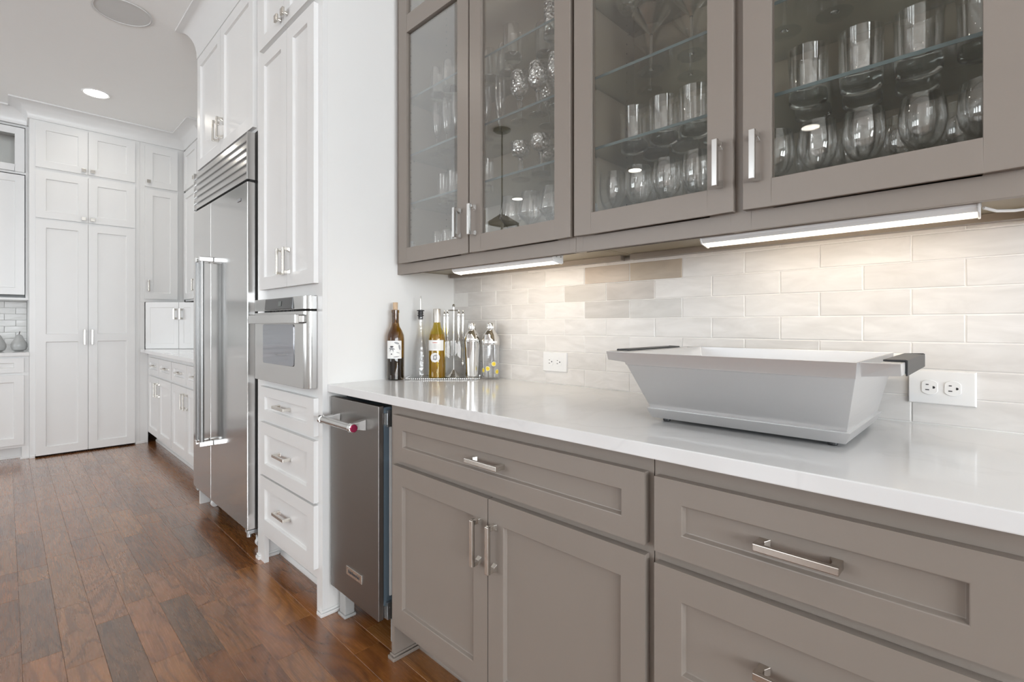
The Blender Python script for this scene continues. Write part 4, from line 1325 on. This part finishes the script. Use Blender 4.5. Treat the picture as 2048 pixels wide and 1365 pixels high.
# clear tray with a beaded rim under the bar ware
tcx, tcy = -1.76, 1.365
TF = Fr((tcx, tcy, 0), (.7137, .7004, 0), (.7004, -.7137, 0))
ty = thing('beaded_tray', 'clear narrow tray with a beaded rim under the bottles in the corner', 'tray', (tcx, tcy, .914))
pts = []
for cu, cn, t0 in ((.14, .058, 0), (-.14, .058, 90), (-.14, -.058, 180), (.14, -.058, 270)):
    for k in range(6):
        t = R(t0 + 90 * k / 5); pts.append((cu + .02 * math.cos(t), cn + .02 * math.sin(t)))
build('plate', G(TF).prism(pts, 'z', .9142, .9162), 'acrylic', ty)
per = []
m_ = len(pts)
seg_l = [math.dist(pts[i], pts[(i + 1) % m_]) for i in range(m_)]
tot = sum(seg_l); nb_ = 110
for k in range(nb_):
    d = tot * k / nb_; i = 0
    while d > seg_l[i]:
        d -= seg_l[i]; i += 1
    a, b = pts[i], pts[(i + 1) % m_]; f = d / seg_l[i]
    per.append((a[0] + (b[0] - a[0]) * f, a[1] + (b[1] - a[1]) * f))
g = G(TF)
for u_, n_2 in per:
    g.lathe([(0, 0), (.0026, .0009), (.0034, .0034), (.0026, .0059), (0, .0068)], (u_, n_2, .9144), 8)
o = build('beaded_rim', g, 'chrome', ty, smooth=True); o['kind'] = 'stuff'

# ------------------------------------------------------------------ glassware in the glazed cabinets
FL = 1.4102                                   # cabinet floor
S1, S2, S3 = (q + .0082 for q in SHELVES)


def proto(name, parts):
    r = bpy.data.objects.new(name, None); COL.objects.link(r); put(r, (0, 0, 0))
    for pn_, prof_, mat_, seg_ in parts:
        build(pn_, G().lathe(prof_, (0, 0, 0), seg_), mat_, r, smooth=True, origin=(0, 0, 0), angle=50)
    return r


DGm = 'drinking_glass'
goblet = proto('wine_goblet', [
    ('bowl', [(0, .104), (.012, .106), (.026, .116), (.037, .136), (.0415, .160), (.041, .185), (.0365, .215), (.0355, .217), (.0352, .215), (.0398, .185), (.0402, .160), (.0358, .137), (.025, .118), (.011, .109), (0, .108)], DGm, 30),
    ('stem', [(0, .104), (.008, .104), (.0055, .096), (.0042, .075), (.0042, .030), (.0055, .012), (.009, .006), (0, .006)], 'thick_glass', 16),
    ('foot', [(0, .0062), (.009, .006), (.020, .0035), (.034, .002), (.0355, .001), (.034, 0), (0, 0)], DGm, 30)])
tumbler = proto('tumbler', [
    ('wall', [(.0415, .022), (.0445, .128), (.0440, .1295), (.0432, .128), (.0398, .026)], DGm, 34),
    ('base', [(0, .0), (.037, .0), (.0405, .003), (.0412, .022), (.0395, .026), (.030, .024), (0, .022)], 'thick_glass', 34)])
martini = proto('martini_glass', [
    ('bowl', [(.004, .108), (.054, .172), (.055, .173), (.0545, .174), (.0035, .112)], DGm, 34),
    ('stem', [(0, .112), (.0045, .110), (.0038, .09), (.0036, .02), (.007, .006), (0, .006)], 'thick_glass', 14),
    ('foot', [(0, .0062), (.008, .006), (.025, .0030), (.038, .0018), (.039, .0009), (.038, 0), (0, 0)], DGm, 34)])
angular = proto('angular_wine_glass', [
    ('bowl', [(0, .098), (.010, .100), (.046, .142), (.0475, .147), (.034, .222), (.0332, .2225), (.0328, .221), (.046, .147), (.0448, .143), (.009, .103), (0, .101)], DGm, 32),
    ('stem', [(0, .099), (.007, .098), (.0040, .085), (.0036, .02), (.008, .005), (0, .005)], 'thick_glass', 14),
    ('foot', [(0, .0052), (.009, .005), (.034, .0018), (.038, .001), (.037, 0), (0, 0)], DGm, 32)])
crystal = proto('crystal_goblet', [
    ('bowl', [(0, .090), (.016, .092), (.031, .108), (.0355, .132), (.0350, .160), (.0325, .182), (.0318, .183), (.0312, .181), (.0335, .160), (.0338, .132), (.029, .110), (.015, .096), (0, .094)], 'cut_glass', 14),
    ('stem', [(0, .091), (.013, .090), (.008, .080), (.011, .070), (.007, .058), (.010, .044), (.006, .030), (.012, .008), (0, .008)], 'thick_glass', 10),
    ('foot', [(0, .009), (.012, .008), (.028, .004), (.033, .002), (.032, 0), (0, 0)], 'cut_glass', 20)])
sherbet = proto('crystal_sherbet_glass', [
    ('bowl', [(0, .078), (.012, .080), (.030, .090), (.0385, .108), (.040, .134), (.0393, .135), (.0385, .133), (.0368, .110), (.028, .094), (.011, .084), (0, .082)], 'cut_glass', 14),
    ('stem', [(0, .079), (.010, .078), (.0065, .066), (.010, .050), (.0065, .034), (.010, .020), (.012, .007), (0, .007)], 'thick_glass', 10),
    ('foot', [(0, .008), (.012, .007), (.028, .0035), (.036, .0015), (.035, 0), (0, 0)], 'cut_glass', 20)])
flute = proto('champagne_flute', [
    ('bowl', [(0, .075), (.006, .078), (.014, .10), (.021, .14), (.0225, .175), (.0205, .222), (.0200, .2225), (.0196, .221), (.0215, .175), (.0198, .14), (.013, .103), (.005, .084), (0, .082)], DGm, 24),
    ('stem', [(0, .078), (.005, .076), (.0035, .06), (.0035, .016), (.007, .006), (0, .006)], 'thick_glass', 12),
    ('foot', [(0, .0062), (.008, .006), (.030, .0018), (.032, .001), (.031, 0), (0, 0)], DGm, 26)])
rocks = proto('rocks_glass', [
    ('wall', [(.034, .018), (.0385, .050), (.0385, .118), (.036, .128), (.0352, .128), (.0372, .117), (.0370, .052), (.0325, .022)], DGm, 30),
    ('base', [(0, 0), (.028, 0), (.033, .005), (.0338, .018), (.0322, .022), (0, .018)], 'thick_glass', 30)])
ribbed = proto('ribbed_highball_glass', [
    ('wall', [(.030, .016), (.032, .155), (.0312, .156), (.0306, .155), (.0285, .020)], 'cut_glass', 16),
    ('base', [(0, 0), (.0275, 0), (.0298, .004), (.0298, .016), (.0282, .020), (0, .016)], 'thick_glass', 16)])
bowlp = proto('cut_crystal_bowl', [
    ('bowl', [(0, .004), (.022, 0), (.026, .003), (.040, .018), (.047, .040), (.0475, .058), (.0465, .060), (.045, .058), (.044, .040), (.037, .022), (.022, .008), (0, .008)], 'cut_glass', 16),
    ('rim', [(.0475, .058), (.0485, .060), (.0475, .0625), (.0460, .060)], 'thick_glass', 24)])
shot = proto('straight_tall_glass', [
    ('wall', [(.0265, .014), (.028, .098), (.0274, .099), (.0268, .098), (.025, .018)], DGm, 24),
    ('base', [(0, 0), (.025, 0), (.0263, .003), (.0263, .014), (.0248, .018), (0, .014)], 'thick_glass', 24)])

ORD = ['first', 'second', 'third', 'fourth', 'fifth', 'sixth', 'seventh', 'eighth', 'ninth']
used = set()


def row(pr, cat, what, where, z, items, group, sc_=None):
    n = len(items)
    for i, (x, y) in enumerate(items):
        pos = 'the only one there' if n == 1 else ('leftmost' if i == 0 else ('rightmost' if i == n - 1 else ORD[i] + ' from the left'))
        lab = '%s %s, %s' % (what, where, pos) if n > 1 else '%s %s' % (what, where)
        if pr not in used:
            used.add(pr); o = pr; put(o, (x, y, z))
            if sc_: o.scale = sc_
            tag(o, lab, cat, group)
        else:
            o = copy_tree(pr, (x, y, z), lab, group, sc_ or (1, 1, 1), random.uniform(0, 1))
            o['category'] = cat


# right-hand cabinet
row(goblet, 'glass', 'clear wine goblet', 'in front row, floor of right cabinet', FL,
    [(-.872, 1.345), (-.782, 1.345), (-.690, 1.345), (-.600, 1.345), (-.505, 1.345), (-.398, 1.345), (-.308, 1.345), (-.217, 1.345), (-.116, 1.345), (-.022, 1.345)], 'wine goblets in the right cabinet')
row(goblet, 'glass', 'clear wine goblet', 'in back row, floor of right cabinet', FL,
    [(-.825, 1.455), (-.735, 1.455), (-.645, 1.455), (-.345, 1.455), (-.262, 1.455), (-.165, 1.455), (-.065, 1.455)], 'wine goblets in the right cabinet')
row(tumbler, 'glass', 'heavy clear tumbler', 'in front row, lower shelf, right cabinet', S1,
    [(-.808, 1.362), (-.708, 1.362), (-.614, 1.362), (-.512, 1.362), (-.332, 1.362), (-.226, 1.362), (-.124, 1.362), (-.022, 1.362)], 'tumblers in the right cabinet')
row(tumbler, 'glass', 'heavy clear tumbler', 'in back row, lower shelf, right cabinet', S1,
    [(-.790, 1.462), (-.690, 1.462), (-.590, 1.462), (-.345, 1.462), (-.240, 1.462), (-.135, 1.462)], 'tumblers in the right cabinet')
row(martini, 'glass', 'martini glass', 'in front row, middle shelf, right cabinet', S2, [(-.735, 1.335), (-.612, 1.335)], 'martini glasses in the right cabinet')
row(martini, 'glass', 'martini glass', 'in back row, middle shelf, right cabinet', S2, [(-.800, 1.445), (-.665, 1.445)], 'martini glasses in the right cabinet')
row(goblet, 'glass', 'stemmed wine glass', 'on middle shelf behind the rightmost glazed door', S2, [(-.395, 1.40), (-.285, 1.40), (-.17, 1.36), (-.06, 1.36)], 'stemmed glasses on the middle shelf', (1.1, 1.1, 1.1))
row(bowlp, 'bowl', 'cut crystal bowl', 'on top shelf, right cabinet', S3, [(-.845, 1.40), (-.745, 1.40), (-.63, 1.40)], 'cut crystal bowls')
# left-hand cabinet
row(angular, 'glass', 'angular-bowled wine glass', 'in front row, floor of left cabinet', FL, [(-1.325, 1.345), (-1.225, 1.345), (-1.122, 1.345), (-1.02, 1.345)], 'angular wine glasses')
row(angular, 'glass', 'angular-bowled wine glass', 'in back row, floor of left cabinet', FL, [(-1.265, 1.45), (-1.16, 1.45), (-1.06, 1.45)], 'angular wine glasses')
row(shot, 'glass', 'straight narrow glass', 'on floor behind the leftmost glazed door', FL + .0, [(-1.77, 1.34), (-1.70, 1.34), (-1.63, 1.34), (-1.56, 1.34), (-1.48, 1.34)], 'straight narrow glasses', (1, 1, 1.5))
row(shot, 'glass', 'straight narrow glass', 'on lower shelf behind the leftmost glazed door', S1, [(-1.76, 1.36), (-1.69, 1.36), (-1.62, 1.36), (-1.55, 1.36), (-1.475, 1.36)], 'straight narrow glasses', (1, 1, 1.3))
row(sherbet, 'glass', 'cut crystal sherbet glass', 'in front row, lower shelf, left cabinet', S1, [(-1.265, 1.335), (-1.165, 1.335), (-1.06, 1.335)], 'crystal sherbet glasses')
row(sherbet, 'glass', 'cut crystal sherbet glass', 'in back row, lower shelf, left cabinet', S1, [(-1.22, 1.44), (-1.11, 1.44)], 'crystal sherbet glasses')
row(crystal, 'glass', 'cut crystal goblet', 'in front row, middle shelf, left cabinet', S2, [(-1.265, 1.33), (-1.175, 1.33), (-1.085, 1.33), (-1.0, 1.33)], 'crystal goblets')
row(crystal, 'glass', 'cut crystal goblet', 'in back row, middle shelf, left cabinet', S2, [(-1.215, 1.43), (-1.12, 1.43)], 'crystal goblets')
row(flute, 'glass', 'champagne flute', 'in front row, middle shelf, left cabinet', S2, [(-1.77, 1.33), (-1.70, 1.33), (-1.63, 1.33), (-1.56, 1.33), (-1.48, 1.36), (-1.40, 1.36)], 'champagne flutes')
row(flute, 'glass', 'champagne flute', 'in back row, middle shelf, left cabinet', S2, [(-1.735, 1.43), (-1.66, 1.43), (-1.50, 1.46)], 'champagne flutes')
row(rocks, 'glass', 'rounded rocks glass', 'on top shelf, left cabinet', S3, [(-1.77, 1.34), (-1.68, 1.34), (-1.59, 1.34), (-1.50, 1.40), (-1.42, 1.42), (-1.315, 1.345), (-1.22, 1.42)], 'rocks glasses on the top shelf')
row(ribbed, 'glass', 'ribbed highball glass', 'on top shelf, left cabinet', S3, [(-1.115, 1.335), (-1.04, 1.335), (-1.10, 1.43)], 'ribbed highball glasses')

# ------------------------------------------------------------------ pendant of the kitchen, seen as a reflection in the cabinet glass
px_, py_ = -3.46, -.97
pl_ = thing('pendant_lamp', 'dark bronze pendant lamp on a rod, mirrored in the second glazed door', 'lamp', (px_, py_, 1.80))
build('canopy', G().lathe([(0, 3.0495), (.085, 3.0495), (.085, 3.038), (.07, 3.028), (0, 3.026)], (px_, py_, 0), 32), 'bronze', pl_, smooth=True)
build('rod', G().tube([(px_, py_, 3.03), (px_, py_, 2.22)], .007, 12), 'bronze', pl_, smooth=True)
g = G()
for a in (-1, 1):
    for b in (-1, 1):
        g.box(px_ + a * .11 - .007, px_ + a * .11 + .007, py_ + b * .11 - .007, py_ + b * .11 + .007, 1.80, 2.14)
for z in (1.80, 2.126):
    g.box(px_ - .103, px_ + .103, py_ - .117, py_ - .103, z, z + .014); g.box(px_ - .103, px_ + .103, py_ + .103, py_ + .117, z, z + .014)
    g.box(px_ - .117, px_ - .103, py_ - .103, py_ + .103, z, z + .014); g.box(px_ + .103, px_ + .117, py_ - .103, py_ + .103, z, z + .014)
build('lantern_frame', g, 'bronze', pl_)
build('lantern_roof', G().hexa([(px_ - .117, py_ - .117, 2.1405), (px_ + .117, py_ - .117, 2.1405), (px_ + .117, py_ + .117, 2.1405), (px_ - .117, py_ + .117, 2.1405)],
                               [(px_ - .02, py_ - .02, 2.222), (px_ + .02, py_ - .02, 2.222), (px_ + .02, py_ + .02, 2.222), (px_ - .02, py_ + .02, 2.222)]), 'bronze', pl_)
build('bulb', G().lathe([(0, 1.93), (.016, 1.935), (.028, 1.96), (.026, 1.99), (.013, 2.02), (.013, 2.14), (0, 2.14)], (px_, py_, 0), 16), 'plate_white', pl_, smooth=True)
